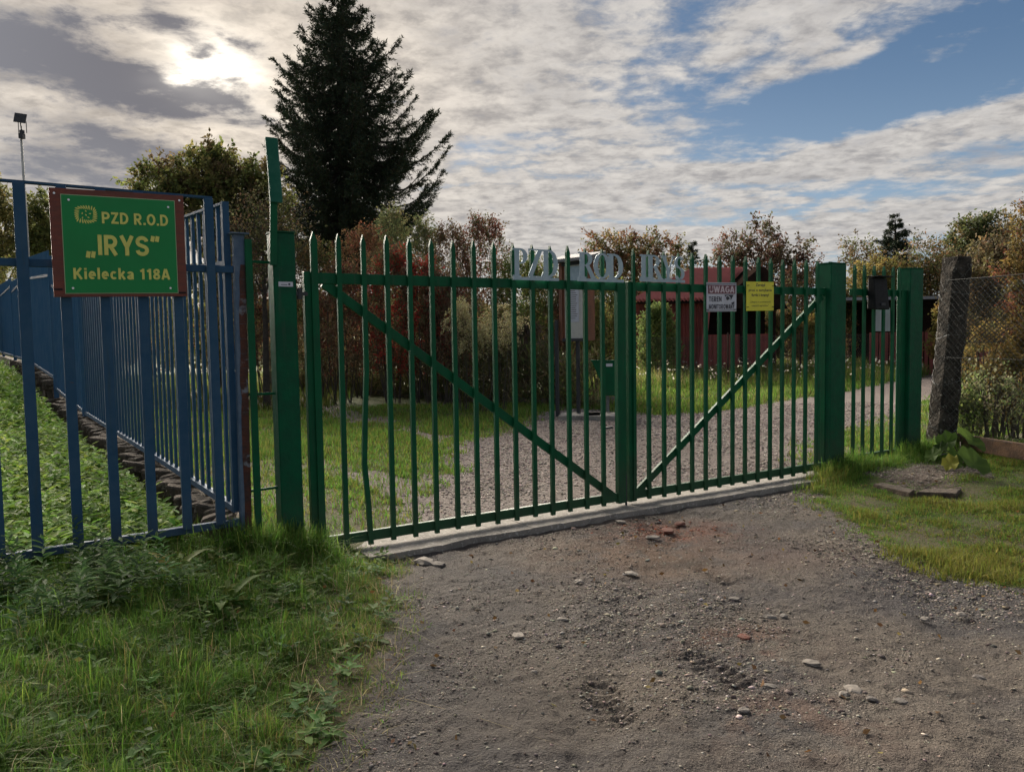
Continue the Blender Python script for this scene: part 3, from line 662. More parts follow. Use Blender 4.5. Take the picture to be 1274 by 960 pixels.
# serif letters cut from steel
def glyph(ch):
    """list of polygons / strips in a box of height 1"""
    P = []
    def rect(x0, y0, x1, y1): P.append([(x0, y0), (x1, y0), (x1, y1), (x0, y1)])
    def stem(x, w=0.16, y0=0.0, y1=1.0, s=0.06):
        rect(x, y0, x+w, y1); rect(x-s, 0, x+w+s, 0.065) if y0 == 0 else None; rect(x-s, 0.935, x+w+s, 1.0) if y1 == 1 else None
    def arc(cx, cy, rx, ry, tx, ty, a0, a1, n=12, taper=None):
        pts = []
        for i in range(n+1):
            a_ = math.radians(a0+(a1-a0)*i/n); co, si = math.cos(a_), math.sin(a_)
            pts.append(((cx+rx*co, cy+ry*si), (cx+(rx-tx)*co, cy+(ry-ty)*si)))
        for (p_, q_), (r_, s_) in zip(pts[:-1], pts[1:]): P.append([p_, r_, s_, q_])
    if ch == 'I': stem(0.06); w = 0.30
    elif ch == 'P':
        stem(0.06); rect(0.19, 0.955, 0.28, 1.0); arc(0.27, 0.73, 0.23, 0.27, 0.15, 0.075, 90, -90); rect(0.19, 0.46, 0.28, 0.505); w = 0.52
    elif ch == 'R':
        stem(0.06); rect(0.19, 0.955, 0.28, 1.0); arc(0.27, 0.74, 0.22, 0.26, 0.14, 0.075, 90, -90); rect(0.19, 0.48, 0.28, 0.525)
        P.append([(0.25, 0.48), (0.38, 0.50), (0.60, 0.0), (0.44, 0.0)]); rect(0.44, 0, 0.64, 0.04); w = 0.62
    elif ch == 'D':
        stem(0.06); rect(0.19, 0.955, 0.26, 1.0); arc(0.24, 0.5, 0.33, 0.5, 0.16, 0.075, 90, -90, 18); rect(0.19, 0.0, 0.26, 0.045); w = 0.60
    elif ch == 'O': arc(0.32, 0.5, 0.30, 0.5, 0.155, 0.07, 0, 360, 28); w = 0.64
    elif ch == 'Z':
        rect(0.06, 0.955, 0.54, 1.0); rect(0.04, 0.0, 0.56, 0.045); P.append([(0.04, 0.045), (0.20, 0.045), (0.54, 0.955), (0.38, 0.955)])
        P.append([(0.06, 0.955), (0.06, 0.80), (0.10, 0.955)]); P.append([(0.56, 0.045), (0.56, 0.22), (0.50, 0.045)]); w = 0.60
    elif ch == 'Y':
        P.append([(0.05, 1.0), (0.20, 1.0), (0.37, 0.42), (0.25, 0.42)]); P.append([(0.50, 1.0), (0.56, 1.0), (0.37, 0.42), (0.31, 0.42)])
        rect(0.25, 0.04, 0.37, 0.43); rect(0.17, 0, 0.45, 0.045); rect(0.0, 0.955, 0.25, 1.0); rect(0.43, 0.955, 0.60, 1.0); w = 0.58
    elif ch == 'S':
        arc(0.25, 0.74, 0.20, 0.26, 0.12, 0.085, 30, 270, 16); arc(0.25, 0.26, 0.21, 0.27, 0.13, 0.085, 90, -150, 16); w = 0.50
    return P, w
def word(text, label, px0, px1, pytop, pybot, pitch, parent_off=0.055):
    a = onG(px0, pybot, parent_off); b = onG(px1, pybot, parent_off); h = zof(onG((px0+px1)/2, pytop, parent_off))-zof(onG((px0+px1)/2, pybot, parent_off))
    z = zof(onG((px0+px1)/2, pybot, parent_off)); a[2] = b[2] = z; Wd = np.linalg.norm(b-a)
    t = thing('metal_lettering', label, 'sign', a, 'cut steel words on the gate rail')
    tot = sum(glyph(c_)[1] for c_ in text[:-1]) * pitch + glyph(text[-1])[1]; k = Wd/tot; x = 0
    for gi, c_ in enumerate(text):
        P, w = glyph(c_); m = MB()
        for j, pg in enumerate(P):
            dz = GN*(0.0004*(j % 9) + 0.0045*(gi % 2))
            m.poly([a + GD*(x+p_[0]*k) + UP*(p_[1]*h) + dz for p_ in pg][::-1], GN*0.004)
        m.build('letter', 'steel', t); x += w*k*pitch
    MB().box((a+b)/2-UP*0.012, GD*(Wd/2), GN*0.0035, UP*0.0115).build('base_strip', 'steel', t)
    return t
word('PZD', 'grey serif steel letters PZD on the left leaf', 638, 695, 310, 345, 0.90)
word('ROD', 'grey serif steel letters ROD beside the gate middle', 719, 776, 315, 347, 0.80)
word('IRYS', 'grey serif steel letters IRYS on the right leaf', 796, 852, 318, 347.5, 0.86)

# notices on the right leaf
def quad_sign(name, label, cat, pts, off, m, thick=0.004, fn=onG, N=GN, group=None):
    q = [fn(x, y, off) for x, y in pts]       # tl tr br bl
    O = sum(q)/4; Uv = (q[1]-q[0]+q[2]-q[3])/2; w = np.linalg.norm(Uv); Uv /= w; Vv = UP; h = ((q[0]-q[3])[2]+(q[1]-q[2])[2])/2
    t = thing(name, label, cat, O-UP*h/2, group)
    MB().box(O, Uv*w/2, N*thick/2, Vv*h/2).build('plate', m, t, 0.0008)
    return t, O, Uv, w, h
t, O, U_, w, h = quad_sign('warning_sign', 'white notice reading UWAGA TEREN MONITOROWANY with a camera drawing', 'sign', [(879, 351.5), (916, 351.5), (916, 387.5), (879, 387.5)], 0.052, 'white')
def P2(u, v, k=0.0032): return O + U_*(u*w/2) + UP*(v*h/2) + GN*k
MB().poly([P2(-.92, .22), P2(.92, .22), P2(.92, .84), P2(-.92, .84)], GN*0.0006).build('red_band', 'red_print', t)
sans_text(t, 'UWAGA', P2(0, .53, .0030), U_, GN, w*0.84, h*0.23, 'pink')
sans_text(t, 'TEREN', P2(-.44, -.14, .0012), U_, GN, w*0.42, h*0.17, 'ink', .12)
sans_text(t, 'MONITOROWANY', P2(0, -.66, .0012), U_, GN, w*0.86, h*0.17, 'ink', .12)
ic = MB(); ic.poly([P2(.18, .16), P2(.22, -.02), P2(.62, -.2), P2(.80, .16)], GN*.0006)
ic.poly([P2(.62, -.42), P2(.86, -.30), P2(.84, -.46), P2(.74, -.52)], GN*.0006)
ic.poly([P2(.38+.10*math.cos(a_), -.08+.14*math.sin(a_), .0044) for a_ in np.linspace(0, 2*math.pi, 15)[:-1]], GN*.0004); ic.build('camera_drawing', 'ink', t)
ri = MB()
for r1, r2, k in ((.20, .15, .0042),):
    for i in range(16):
        a_, b_ = i*math.pi/8, (i+1)*math.pi/8
        ri.poly([P2(.38+r1*math.cos(a_), -.12+r1*1.1*math.sin(a_), k), P2(.38+r1*math.cos(b_), -.12+r1*1.1*math.sin(b_), k), P2(.38+r2*math.cos(b_), -.12+r2*1.1*math.sin(b_), k), P2(.38+r2*math.cos(a_), -.12+r2*1.1*math.sin(a_), k)], GN*.0005)
ri.build('camera_ring', 'white', t)
MB().poly([P2(-.98, .90), P2(.98, .90), P2(.98, .94), P2(-.98, .94)], GN*.0006).build('border_line', 'ink', t)
MB().poly([P2(-.98, -.94), P2(.98, -.94), P2(.98, -.90), P2(-.98, -.90)], GN*.0006).build('border_line', 'ink', t)
for u, v in ((-.9, .8), (.9, .8), (-.93, -.86), (.93, -.86)): MB().bar(P2(u-.12, v, .006), P2(u+.06, v+.01, .006), 0.0022, UP, 0.002).build('cable_tie', 'dark', t)
t, O, U_, w, h = quad_sign('notice_sign', 'yellow notice with five lines of black Polish text', 'sign', [(928.5, 350.5), (962.5, 350.5), (962.5, 386.5), (928.5, 386.5)], 0.052, 'yellow')
for txt, v, wd, hh, bd in (('Zarząd', .76, .34, .13, .02), ('prosi o zamykanie', .40, .84, .12, .015), ('furtki i bramy!', .06, .64, .13, .02), ('„Dbajmy o prywatność', -.40, .76, .085, .0), ('naszych ogrodów”', -.66, .62, .085, .0)):
    put_text(t, txt, 0.04, P2(0, v, .0012), U_, UP, GN, 'ink', bd, w*wd, height=h*hh)
for u, v in ((-.9, .74), (.93, .72), (-.93, -.74), (.93, -.74)): MB().bar(P2(u-.08, v, .006), P2(u+.08, v+.01, .006), 0.0022, UP, 0.002).build('cable_tie', 'dark', t)

# ------------------------------------------------------------------ blue front fence with the name board
FB = thing('blue_fence', 'dark blue barred fence in front at left carrying the name board', 'fence', corner+UP*0.3)
a = onB(-60, 704); b = onB(300, 648)
MB().bar(onB(-80, 707), onB(298, 648.5), 0.022, UP, 0.022).build('rail', 'blue', FB, 0.003)
MB().bar(onB(-80, 323), onB(290, 335.5), 0.021, UP, 0.015).build('rail', 'blue', FB, 0.003)
MB().bar(onB(-80, 217.5, 0.0), onB(263, 246.5, 0.0), 0.006, UP, 0.02).build('top_strip', 'blue', FB)
for px in (0, 47, 97, 144, 189, 232, 273):
    pb = onB(px, 690-px*0.15, 0.0); zb = zof(pb)-0.01; pt_ = pb.copy()
    dx_ = 0.0
    zt = zof(onB(px-22, 224.4+0.087*px-2, 0.0))-0.008
    pb[2] = zb; pt_[2] = zt
    pb = pb + BN*0.032; pt_ = pt_ + BN*0.032
    MB().bar(pb, pt_, 0.026 if px != 47 else 0.028, BD, 0.014).build('bar', 'blue', FB, 0.003)
# corner post, blue with rust
CP = thing('corner_post', 'blue corner post streaked with red rust under a flat cap', 'post', corner)
cb = onB(305, 655, 0.0); cb[2] = 0.1; ct = onB(296, 292, 0.0)
MB().bar(cb, ct, 0.032, BD, 0.026).build('shaft', 'blue_cor', CP, 0.004)
rs = MB(); e = (ct-cb)
for i in range(22):
    f0, f1 = i/22, (i+1)/22*0.999
    if f0 > 0.90: continue
    l0, l1 = [-0.014 + 0.016*vn(np.array(f_*16), np.array(2.2)) + 0.02*ss(.75, .95, f_) for f_ in (f0, f1)]
    rr = 0.0325
    rs.poly([cb+e*f0+BD*float(l0)+BN*0.0265, cb+e*f0+BD*rr+BN*0.0265, cb+e*f1+BD*rr+BN*0.0265, cb+e*f1+BD*float(l1)+BN*0.0265], BN*0.0012)
rs.build('rust_scale', 'rust', CP)
MB().box(ct+UP*0.005, BD*0.055, BN*0.05, UP*0.004).build('cap', 'blue_cor', CP)
# narrow green slat with its rods between the corner post and the gate post
t = thing('green_slat', 'single green slat held by thin rods between the rusty post and the gate post', 'slat', onB(320, 660)*np.array([1, 1, 0])+UP*0.15)
pb = onG(321.5, 655, 0.03); pb[2] = 0.13; pt_ = pb.copy(); pt_[2] = zof(onG(317, 298, 0.03))
MB().bar(pb, pt_, 0.021, GD, 0.010).build('slat', 'green', t, 0.002)
for y0, y1 in ((325, 327), (491, 489), (612, 606)): MB().tube([onG(301, y0, 0.0), onG(345, y1, 0.0)], 0.009, 6).build('rod', 'green', t)

# name board
N_ = BN
quad = [(60.8, 234), (228, 243.5), (232, 369), (66.5, 369)]
t, O, U_, w, h = quad_sign('name_board', 'green board in a brown frame with yellow text naming the gardens', 'sign', quad, 0.065, 'brown', 0.022, onB, BN)
q = [onB(x, y, 0.08) for x, y in quad]
def P3(u, v, k=0.0): # u,v in -1..1 on the board
    return O + U_*(u*w/2) + UP*(v*h/2 + 0.0) + BN*k
gu0, gu1, gv0, gv1 = -.835, .845, -.93, .88
MB().poly([P3(gu0-.01, gv0-.012, .012), P3(gu1+.01, gv0-.012, .012), P3(gu1+.01, gv1+.012, .012), P3(gu0-.01, gv1+.012, .012)], BN*.0015).build('panel_edge', 'edge', t)
MB().poly([P3(gu0, gv0, .0137), P3(gu1, gv0, .0137), P3(gu1, gv1, .0137), P3(gu0, gv1, .0137)], BN*.0015).build('panel', 'sign_green', t)
def SP3(u, v, k=.0155): return P3(gu0+(gu1-gu0)*u, gv1+(gv0-gv1)*v, k)
sans_text(t, 'PZD R.O.D', SP3(.635, .215), U_, BN, w*.84*.60, h*.905*.12, 'sign_gold', .10)
sans_text(t, '\u201eIRYS\u201d', SP3(.515, .50), U_, BN, w*.84*.66, h*.905*.21, 'sign_gold', .09)
sans_text(t, 'Kielecka 118A', SP3(.50, .80), U_, BN, w*.84*.86, h*.905*.115, 'sign_gold', .10)
em = MB(); ec = (.20, .19)
def leafpoly(cu, cv, ang, ln, wd):
    c0, s0 = math.cos(ang), math.sin(ang); pts = []
    for a_, b_ in ((0, -1), (.45, -.6), (.5, 0), (.3, .6), (0, 1), (-.3, .6), (-.5, 0), (-.45, -.6)):
        x_, y_ = a_*wd, b_*ln/2; pts.append(O + U_*(x_*c0-y_*s0) + UP*(x_*s0+y_*c0) + (SP3(cu, cv)-O) - BN*0)
    em.poly(pts, BN*.0005)
ew, eh = w*.84, h*.905
for i in range(26):
    a_ = 2*math.pi*i/26; cu, cv = math.cos(a_), math.sin(a_)
    k = 1/max(abs(cu), abs(cv))**.6
    leafpoly(ec[0]+.085*cu*k*.92, ec[1]+.085*cv*k*.85, math.atan2(cv*-eh, cu*ew)+math.pi/2+0.45, .027, .0068)
for du, dv in ((-.03, -.01), (.0, -.035), (.035, -.01), (.02, .03), (-.03, .035), (.0, .005)): leafpoly(ec[0]+du, ec[1]+dv, .6+du*30, .012, .006)
em.build('emblem', 'sign_gold', t)
for u, v in ((.06, .05), (.94, .07), (.93, .95), (.06, .95)):
    c = SP3(u, v, .0165); MB().tube([c, c+BN*.004], .006, 8).build('screw', 'screw', t)
for u, v in ((-.93, .9), (.93, .9)):
    c = P3(u, v, .012); MB().tube([c, c+BN*.004], .006, 8).build('screw', 'screw', t)
for u, v in ((-.93, -.86), (.93, -.93)): MB().bar(P3(u-.07, v, .014), P3(u+.05, v, .014), 0.004, UP, .002).build('screw_slot', 'dark', t)

# ------------------------------------------------------------------ blue side fence running back
SF = thing('side_fence', 'long blue barred fence climbing away behind the name board', 'fence', corner+UP*0.3)
def SPt(t_, z, off=0.0): return corner*np.array([1, 1, 0]) + SD*t_ + SN*off + UP*z
HT = 1.90
pan = [(0.05, 2.4), (2.4, 5.9), (5.9, 8.58), (8.62, 12.2), (12.2, 15.3), (15.3, 18.6), (18.6, 22), (22, 26), (26, 30)]
dup = {0: (0, 0), 3: (0, 0), 4: (0.0, -0.28), 5: (0, -0.2), 6: (0, -.15), 7: (0, -.1), 8: (0, 0)}
for i, (t0, t1) in enumerate(pan):
    z0, z1 = float(zbase(t0+.01)), float(zbase(t1-.01)); du = dup.get(i, (0, 0))[1]
    MB().bar(SPt(t0, z0), SPt(t1, z1), 0.02, UP, 0.022).build('rail', 'blue', SF)
    MB().bar(SPt(t0, z0+1.53), SPt(t1, z1+1.53+du*.5), 0.02, UP, 0.015).build('rail', 'blue', SF)
    if i < 3: MB().bar(SPt(t0, z0+HT), SPt(t1, z1+HT), 0.008, UP, 0.02).build('top_strip', 'blue', SF)
    n_ = int(round((t1-t0)/0.145))
    if i == 0: MB().bar(SPt(t0, z0-.02), SPt(t0, z0+HT+.01), 0.022, SD, 0.02).build('bar', 'blue', SF)
    if i == 3: n_ = int((t1-t0)/0.10)
    for k in range(1, n_):
        tt = t0+(t1-t0)*k/n_; zz0 = z0+(z1-z0)*k/n_
        wd = 0.015 if i < 3 else 0.03
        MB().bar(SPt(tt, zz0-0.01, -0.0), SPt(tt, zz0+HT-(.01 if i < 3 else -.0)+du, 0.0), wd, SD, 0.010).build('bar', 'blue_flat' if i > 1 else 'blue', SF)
    zp = float(zbase(t1))
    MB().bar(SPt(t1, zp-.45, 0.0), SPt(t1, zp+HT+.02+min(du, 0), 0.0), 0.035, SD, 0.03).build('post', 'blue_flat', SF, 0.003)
# rubble footing under that fence
ft = MB()
for k in range(90):
    t_ = 0.1 + 14*(k/90)**1.1 + random.uniform(-.05, .05); zb = float(zbase(t_))-0.03
    hh = random.uniform(.08, .2); c = SPt(t_, zb-hh/2-0.02, random.uniform(-.02, .10))
    s_ = random.uniform(.06, .16); ang = random.uniform(-.5, .5)
    a_ = np.array([math.cos(ang), math.sin(ang), random.uniform(-.3, .3)]); b_ = np.cross(a_, UP); 
    ft.box(c, a_*s_, b_*random.uniform(.04, .09), UP*hh*.5+a_*random.uniform(-.03, .03))
o = ft.build('rubble', 'debris', None, 0.012); tag(o, 'broken earth and rubble heaped under the foot of the climbing blue fence', kind='stuff')
wl = MB()
for k in range(40):
    t0 = 0.05+k*0.5; t1 = t0+0.5; za, zb = float(zbase(t0))-0.09, float(zbase(t1))-0.09
    wo = .03+0.02*random.random()
    wl.hexa([SPt(t0, za-.6, wo), SPt(t1, zb-.6, wo), SPt(t1, zb-.6, -.10), SPt(t0, za-.6, -.10)], [SPt(t0, za, wo), SPt(t1, zb, wo), SPt(t1, zb, -.10), SPt(t0, za, -.10)])
o = wl.build('retaining_wall', 'debris'); tag(o, 'low crumbling footing wall holding the bank beneath the blue side fence', 'wall')
# step block visible in the footing
# pole with camera and solar panel
b0 = at(36, 330, 17); tp = at(26.5, 172, 17); d_ = tp-b0; ft_ = b0 - d_*(b0[2]-0.9)/d_[2]
t = thing('camera_pole', 'slim leaning pole carrying a small camera under a tilted solar panel', 'pole', ft_)
MB().tube([ft_, tp], [0.036, 0.026], 10).build('pole', 'whitewall', t, smooth_=True)
cc = at(27.5, 167, 16.95); MB().tube([cc-UP*0.09, cc+UP*0.08], 0.05, 10).box(cc+np.array([.03, -.06, -.06]), (.045, 0, 0), (0, .05, 0), (0, 0, .05)).build('camera_housing', 'darkmetal', t)
for dx_ in (-.07, .10): MB().tube([cc+np.array([dx_, 0, .02]), cc+np.array([dx_, 0, .26])], .008, 5).build('antenna', 'darkmetal', t)
pc = at(25, 147, 16.9); MB().tube([cc, pc], .015, 6).build('bracket', 'darkmetal', t)
MB().box(pc, (.125, .0, -.02), (.0, .010, .0), (.010, .02, .10)).build('solar_panel', 'darkmetal', t)

# ------------------------------------------------------------------ right side: concrete post, mesh fence, plank
cp0 = onG(1166, 558); zc = zof(cp0)-0.15
t = thing('concrete_post', 'leaning weathered concrete post wrapped in wire right of the wicket', 'post', (cp0[0], cp0[1], 0))
bL, bR = onG(1150, 560), onG(1186, 560); tL, tR = onG(1177, 319), onG(1206, 321)
bL[2] = bR[2] = -0.1
dn = (bR-bL)/np.linalg.norm(bR-bL)
xv = (np.array([1.0, .2, 0])); 
for q_ in (bL, bR): q_ -= GD*0.0
cb_, ct_ = (bL+bR)/2, (tL+tR)/2
# square shaft turned a little so two faces show
hw = np.linalg.norm(bR-bL)*0.20; ht = np.linalg.norm(tR-tL)*0.24
e1 = nrm(GD*0.85+GN*0.35); e2 = np.cross(UP, e1); n_ = 14; rings = []
for i in range(n_+1):
    f_ = i/n_; c = cb_+(ct_-cb_)*f_; k = hw+(ht-hw)*f_
    ch = 0.75
    ring = []
    for sx, sy in ((-1, -ch), (-ch, -1), (ch, -1), (1, -ch), (1, ch), (ch, 1), (-ch, 1), (-1, ch)):
        j = 1+0.10*random.uniform(-1, 1); ring.append(c + e1*k*sx*j - e2*k*sy*j*-1 + UP*0.01*random.uniform(-1, 1))
    rings.append(ring)
m = MB()
for i in range(n_): m.add(rings[i]+rings[i+1], [(k, (k+1) % 8, 8+(k+1) % 8, 8+k) for k in range(8)])
m.add(rings[-1], [tuple(range(8))]); m.build('shaft', 'concrete_dark', t)
for f_ in (0.18, 0.40, 0.62, 0.83):
    c = cb_+(ct_-cb_)*f_; k = (hw+(ht-hw)*f_)*1.12; pts = []
    for i in range(9):
        a_ = 2*math.pi*i/8; pts.append(c + (e1*math.cos(a_)+e2*math.sin(a_))*k*1.15 + UP*0.03*math.sin(a_*2+f_*9))
    MB().tube(pts, 0.003, 4).build('tie_wire', 'wire', t)
wm = MB()
for sg in (1, -1):
    for ph in np.arange(-14, 14)*.62:
        pts = []
        for i in range(13):
            a_ = 2*math.pi*i/12; f_ = (ph + sg*a_*.55)/9.5+.45
            if not 0.04 < f_ < .97: 
                if len(pts) > 1: wm.tube(pts, .0024, 3, False)
                pts = []; continue
            pts.append(cb_+(ct_-cb_)*f_+(e1*math.cos(a_)+e2*math.sin(a_))*(hw+(ht-hw)*f_)*1.30)
        if len(pts) > 1: wm.tube(pts, .0024, 3, False)
o = wm.build('wire_wrap', 'wire_dark', t); o['kind'] = 'stuff'
def chainlink(name, label, A, B, zlo, zhi, cell, r, m, posts=(), post_h=None, pm='rust2', group=None, wires=2, wob=0.0, hz=None):
    A = np.array([A[0], A[1], 0.0]); B = np.array([B[0], B[1], 0.0]); Lg = np.linalg.norm(B-A); D = (B-A)/Lg
    t = thing(name, label, 'fence', (A[0], A[1], zlo), group); mb = MB(); Hh = zhi-zlo
    k = -int(Hh/cell)-1
    nn = np.cross(D, UP)
    def P(s_, z): return A + D*s_ + UP*(zlo+z) + nn*(wob*vn(np.array(s_*1.7), np.array(z*1.7)) if wob else 0)
    s0 = -Hh
    while s0 < Lg:
        for sg in (1, -1):
            a_, b_ = (s0, s0+Hh) if sg == 1 else (s0+Hh, s0)
            za, zb = 0, Hh
            sa, sb = a_, b_
            if sg == 1:
                if sa < 0: za = -sa; sa = 0
                if sb > Lg: zb = Hh-(sb-Lg); sb = Lg
            else:
                if sa > Lg: za = sa-Lg; sa = Lg
                if sb < 0: zb = Hh+sb; sb = 0
            if zb-za > cell*.5:
                seg = 1 if not wob else 6
                pts = [P(sa+(sb-sa)*q_/seg, za+(zb-za)*q_/seg)+nn*r*sg for q_ in range(seg+1)]
                mb.tube(pts, r, 3, False)
        s0 += cell
    for wz in np.linspace(0, Hh, wires): mb.tube([P(0, wz), P(Lg*.5, wz-.01), P(Lg, wz)], r*1.3, 4)
    o = mb.build('mesh', m, t); o['kind'] = 'stuff'
    for s_ in posts:
        c = A+D*s_-nn*.0; MB().tube([c+UP*(zlo-.2), c+UP*(zlo+(post_h or Hh)+.03)], .025, 8).build('post', pm, t)
    return t
fA = onG(1170, 558); fB = at(1300, 575, 7.7)
chainlink('mesh_fence', 'sagging grey wire mesh fence right of the concrete post', fA, fB + (fB-fA)*1.5, 0.28, 2.02, 0.075, 0.0022, 'wire_dark', wob=0.12, wires=3)
fC = fA + nrm(fB-fA)*0.2 - nrm(np.array([0.3, -1, 0]))*0.0
# rolled double mesh behind the post
cA = at(1196, 400, 9.4); cB = at(1252, 400, 9.2)
chainlink('mesh_fence', 'tight dark mesh panel hanging behind the concrete post', cA, cB, zof(at(1220, 425, 9.3)), zof(at(1220, 345, 9.3)), 0.05, 0.0048, 'wire_dark', wob=0.05)
pA, pB = at(1184, 563, 8.85), at(1330, 590, 7.4)
pk = MB().bar((pA[0], pA[1], 0.20), (pB[0], pB[1], 0.20), 0.085, UP, 0.018).build('plank', 'plank', None, 0.004)
tag(pk, 'brown weathered plank standing on edge along the foot of the right mesh fence', 'plank')

# broken paving by the wicket
for i, (pts, lb) in enumerate((([(1086, 602), (1098, 600), (1138, 609), (1132, 613)], 'broken dirt covered slab nearest the wicket, left of the others'),
                 ([(1142, 597), (1158, 595), (1202, 603), (1182, 606)], 'brown slab fragment lying closest to the burdock leaves'),
                 ([(1140, 613), (1152, 609), (1196, 609), (1190, 615)], 'cracked slab piece at the front of the sunken paving'))):
    m = MB(); q = [G(x, y, 0.035)-UP*0.062 for x, y in pts]; m.poly(q, UP*0.065+np.array([0, 0, .004*i]))
    tag(m.build('paving_slab', M_['debris'], None, 0.006), lb, 'slab', 'broken slabs by the wicket')

# ------------------------------------------------------------------ things beyond the gate
# notice board
YB = 14.0
bp1, bp2 = at(693, 509, YB+.1), at(719, 503, YB-.3)
t = thing('notice_board', 'brown wooden notice case with pinned papers on two black posts behind the gate', 'notice board', ((bp1[0]+bp2[0])/2, YB, 0))
e1 = nrm(np.array([0.86, -0.5, 0])); cL = at(700, 420, YB); cR = at(735, 420, YB-.45)
for bp in (at(693.5, 480, YB), at(719.5, 480, YB-.25)): MB().box((bp[0], bp[1], 0.85), e1*0.028, np.cross(UP, e1)*0.028, UP*0.9).build('post', 'darkmetal', t, .003)
z0_, z1_ = zof(at(712, 424, YB-.2)), zof(at(712, 327, YB-.2))
cse = MB(); a_, b_ = at(697, 400, YB), at(731, 400, YB-.55); a_[2] = b_[2] = 0; bn = nrm(np.cross(UP, b_-a_)); bn = bn if bn[1] > 0 else -bn
fl = a_ + np.array([-.02, 0, 0])
Wc = np.linalg.norm(b_-a_)
uc = (b_-a_)/Wc
def BP(s_, z, d_=0): return a_ + uc*s_ + UP*z + bn*d_
MB().box(BP(Wc*.5, (z0_+z1_)/2, .10), uc*Wc*.5, bn*.08, UP*(z1_-z0_)/2).build('case', 'wood', t, .004)
for s_ in (0.03, Wc-.03): MB().box(BP(s_, (z0_+z1_)/2, .005), uc*.04, bn*.02, UP*(z1_-z0_)/2).build('frame_stile', 'wood', t)
for z_ in (z0_+.02, z1_-.02): MB().box(BP(Wc/2, z_, .002), uc*(Wc/2-.07), bn*.02, UP*.025).build('frame_rail', 'darkmetal', t)
MB().box(BP(Wc*.55, (z0_+z1_)/2, .012), uc*Wc*.38, bn*.004, UP*(z1_-z0_)*.47).build('backing', 'paper', t)
MB().box(BP(Wc*.47, z1_-.70, .004), uc*Wc*.22, bn*.002, UP*.34).build('notice_paper', 'white', t)
MB().box(BP(Wc*.60, z1_-.25, .004), uc*Wc*.25, bn*.002, UP*.18).build('notice_paper', 'steel', t)
ln = MB()
for k in range(16): ln.box(BP(Wc*.47 - random.uniform(0, .03), z1_-.42-k*.037, .001), uc*Wc*random.uniform(.12, .19), bn*.0008, UP*.006)
ln.build('notice_print', 'stone_dark', t)
MB().hexa([BP(-.14, z1_+.02, -.18), BP(Wc+.16, z1_-.0, -.18), BP(Wc+.16, z1_-.0, .3), BP(-.14, z1_+.02, .3)],
          [BP(-.14, z1_+.07, -.18), BP(Wc+.16, z1_+.05, -.18), BP(Wc+.16, z1_+.17, .3), BP(-.14, z1_+.19, .3)]).build('roof', 'greyroof', t)
for s0, lb in ((at(722, 509, YB-.4), 'pale concrete slab under the notice board, left one'), (at(752, 507, YB-.5), 'pale concrete slab under the green litter bin')):
    tag(MB().box((s0[0], s0[1], .045), np.array([.36, -.03, 0]), np.array([.05, .30, 0]), UP*.05).build('concrete_slab', 'concrete', None, .01), lb, 'slab', 'slabs at the notice board')
# litter bin
YL = 13.6
t = thing('litter_bin', 'dark green wedge shaped litter bin on a post beside the notice board', 'litter bin', at(752, 508, YL)*np.array([1, 1, 0])+UP*.09)
q = [at(736, 449, YL), at(770, 449, YL), at(770, 492, YL), at(751, 492, YL)]
MB().poly([q[0], q[1], q[2], q[3]+0*UP, at(746, 472, YL)], np.array([.06, .34, 0])).build('body', 'green', t, .006)
MB().bar(at(735, 448.5, YL), at(771, 448.5, YL), .02, np.array([0, 1, 0]), .012).build('rim', 'green', t)
MB().box(at(758, 454, YL-.01), (.055, 0, 0), (0, .004, 0), UP*.025).build('label', 'white', t)
MB().tube([at(756, 512, YL+.1), at(756, 470, YL+.1)], .03, 8).build('post', 'wire', t)

# inner garden fence along the hedge, and the one across the road
i0, i1 = G(690, 505), G(420, 488)
chainlink('garden_fence', 'low wire mesh garden fence along the hedge behind the left leaf', i0, i1, 0.12, 1.35, 0.09, 0.0022, 'wire_dark', posts=(0, 2.6, 5.2, 7.8))
kb = MB(); Lk = np.linalg.norm(i1-i0)
kb.bar((i0[0], i0[1], .06), (i1[0], i1[1], .06), .08, UP, .03); kb.bar((i0[0], i0[1], .06), G(772, 501)*np.array([1, 1, 0])+UP*.06, .08, UP, .03)
tag(kb.build('kerb', 'stone_dark'), 'low brown kerb board along the foot of the garden fence', kind='structure')
j0, j1 = at(780, 500, 20.5)*np.array([1, 1, 0]), at(1200, 480, 28.5)*np.array([1, 1, 0])
chainlink('garden_fence', 'wire mesh fence with rusty posts in front of the red shed', j0, j1, 0.05, 1.38, 0.11, 0.003, 'wire_dark', posts=[np.linalg.norm(at(x, 450, y)*np.array([1, 1, 0])-j0) for x, y in ((905, 22.4), (994, 24.0))], post_h=1.42)

# red shed
YS = 26.0
t = thing('red_shed', 'dark red sheet metal shed with ribbed red roof behind the right leaf', 'shed', at(870, 470, YS)*np.array([1, 1, 0]))
x0, x1 = at(788, 450, YS)[0], at(880, 450, YS)[0]; x2 = at(966, 450, YS)[0]
zE = zof(at(840, 375, YS)); zR = zof(at(895, 337, YS+1.5))
n_ = 40; dxx = (x1-x0)/n_; wv = MB()
pts = []
for i in range(n_+1): pts.append((x0+dxx*i, YS+(0.0 if i % 2 else 0.10)))
for (xa, ya), (xb, yb) in zip(pts[:-1], pts[1:]): wv.add([(xa, ya, 0), (xb, yb, 0), (xb, yb, zE), (xa, ya, zE)], [(0, 1, 2, 3)])
wv.hexa([(x0, YS+.08, 0), (x1, YS+.08, 0), (x1, YS+3, 0), (x0, YS+3, 0)], [(x0, YS+.08, zE), (x1, YS+.08, zE), (x1, YS+3, zE), (x0, YS+3, zE)])
wv.build('wall', 'redwall', t)
zD = zof(at(900, 416, YS)); wv = MB()
n_ = 30; dxx = (x2-x1)/n_
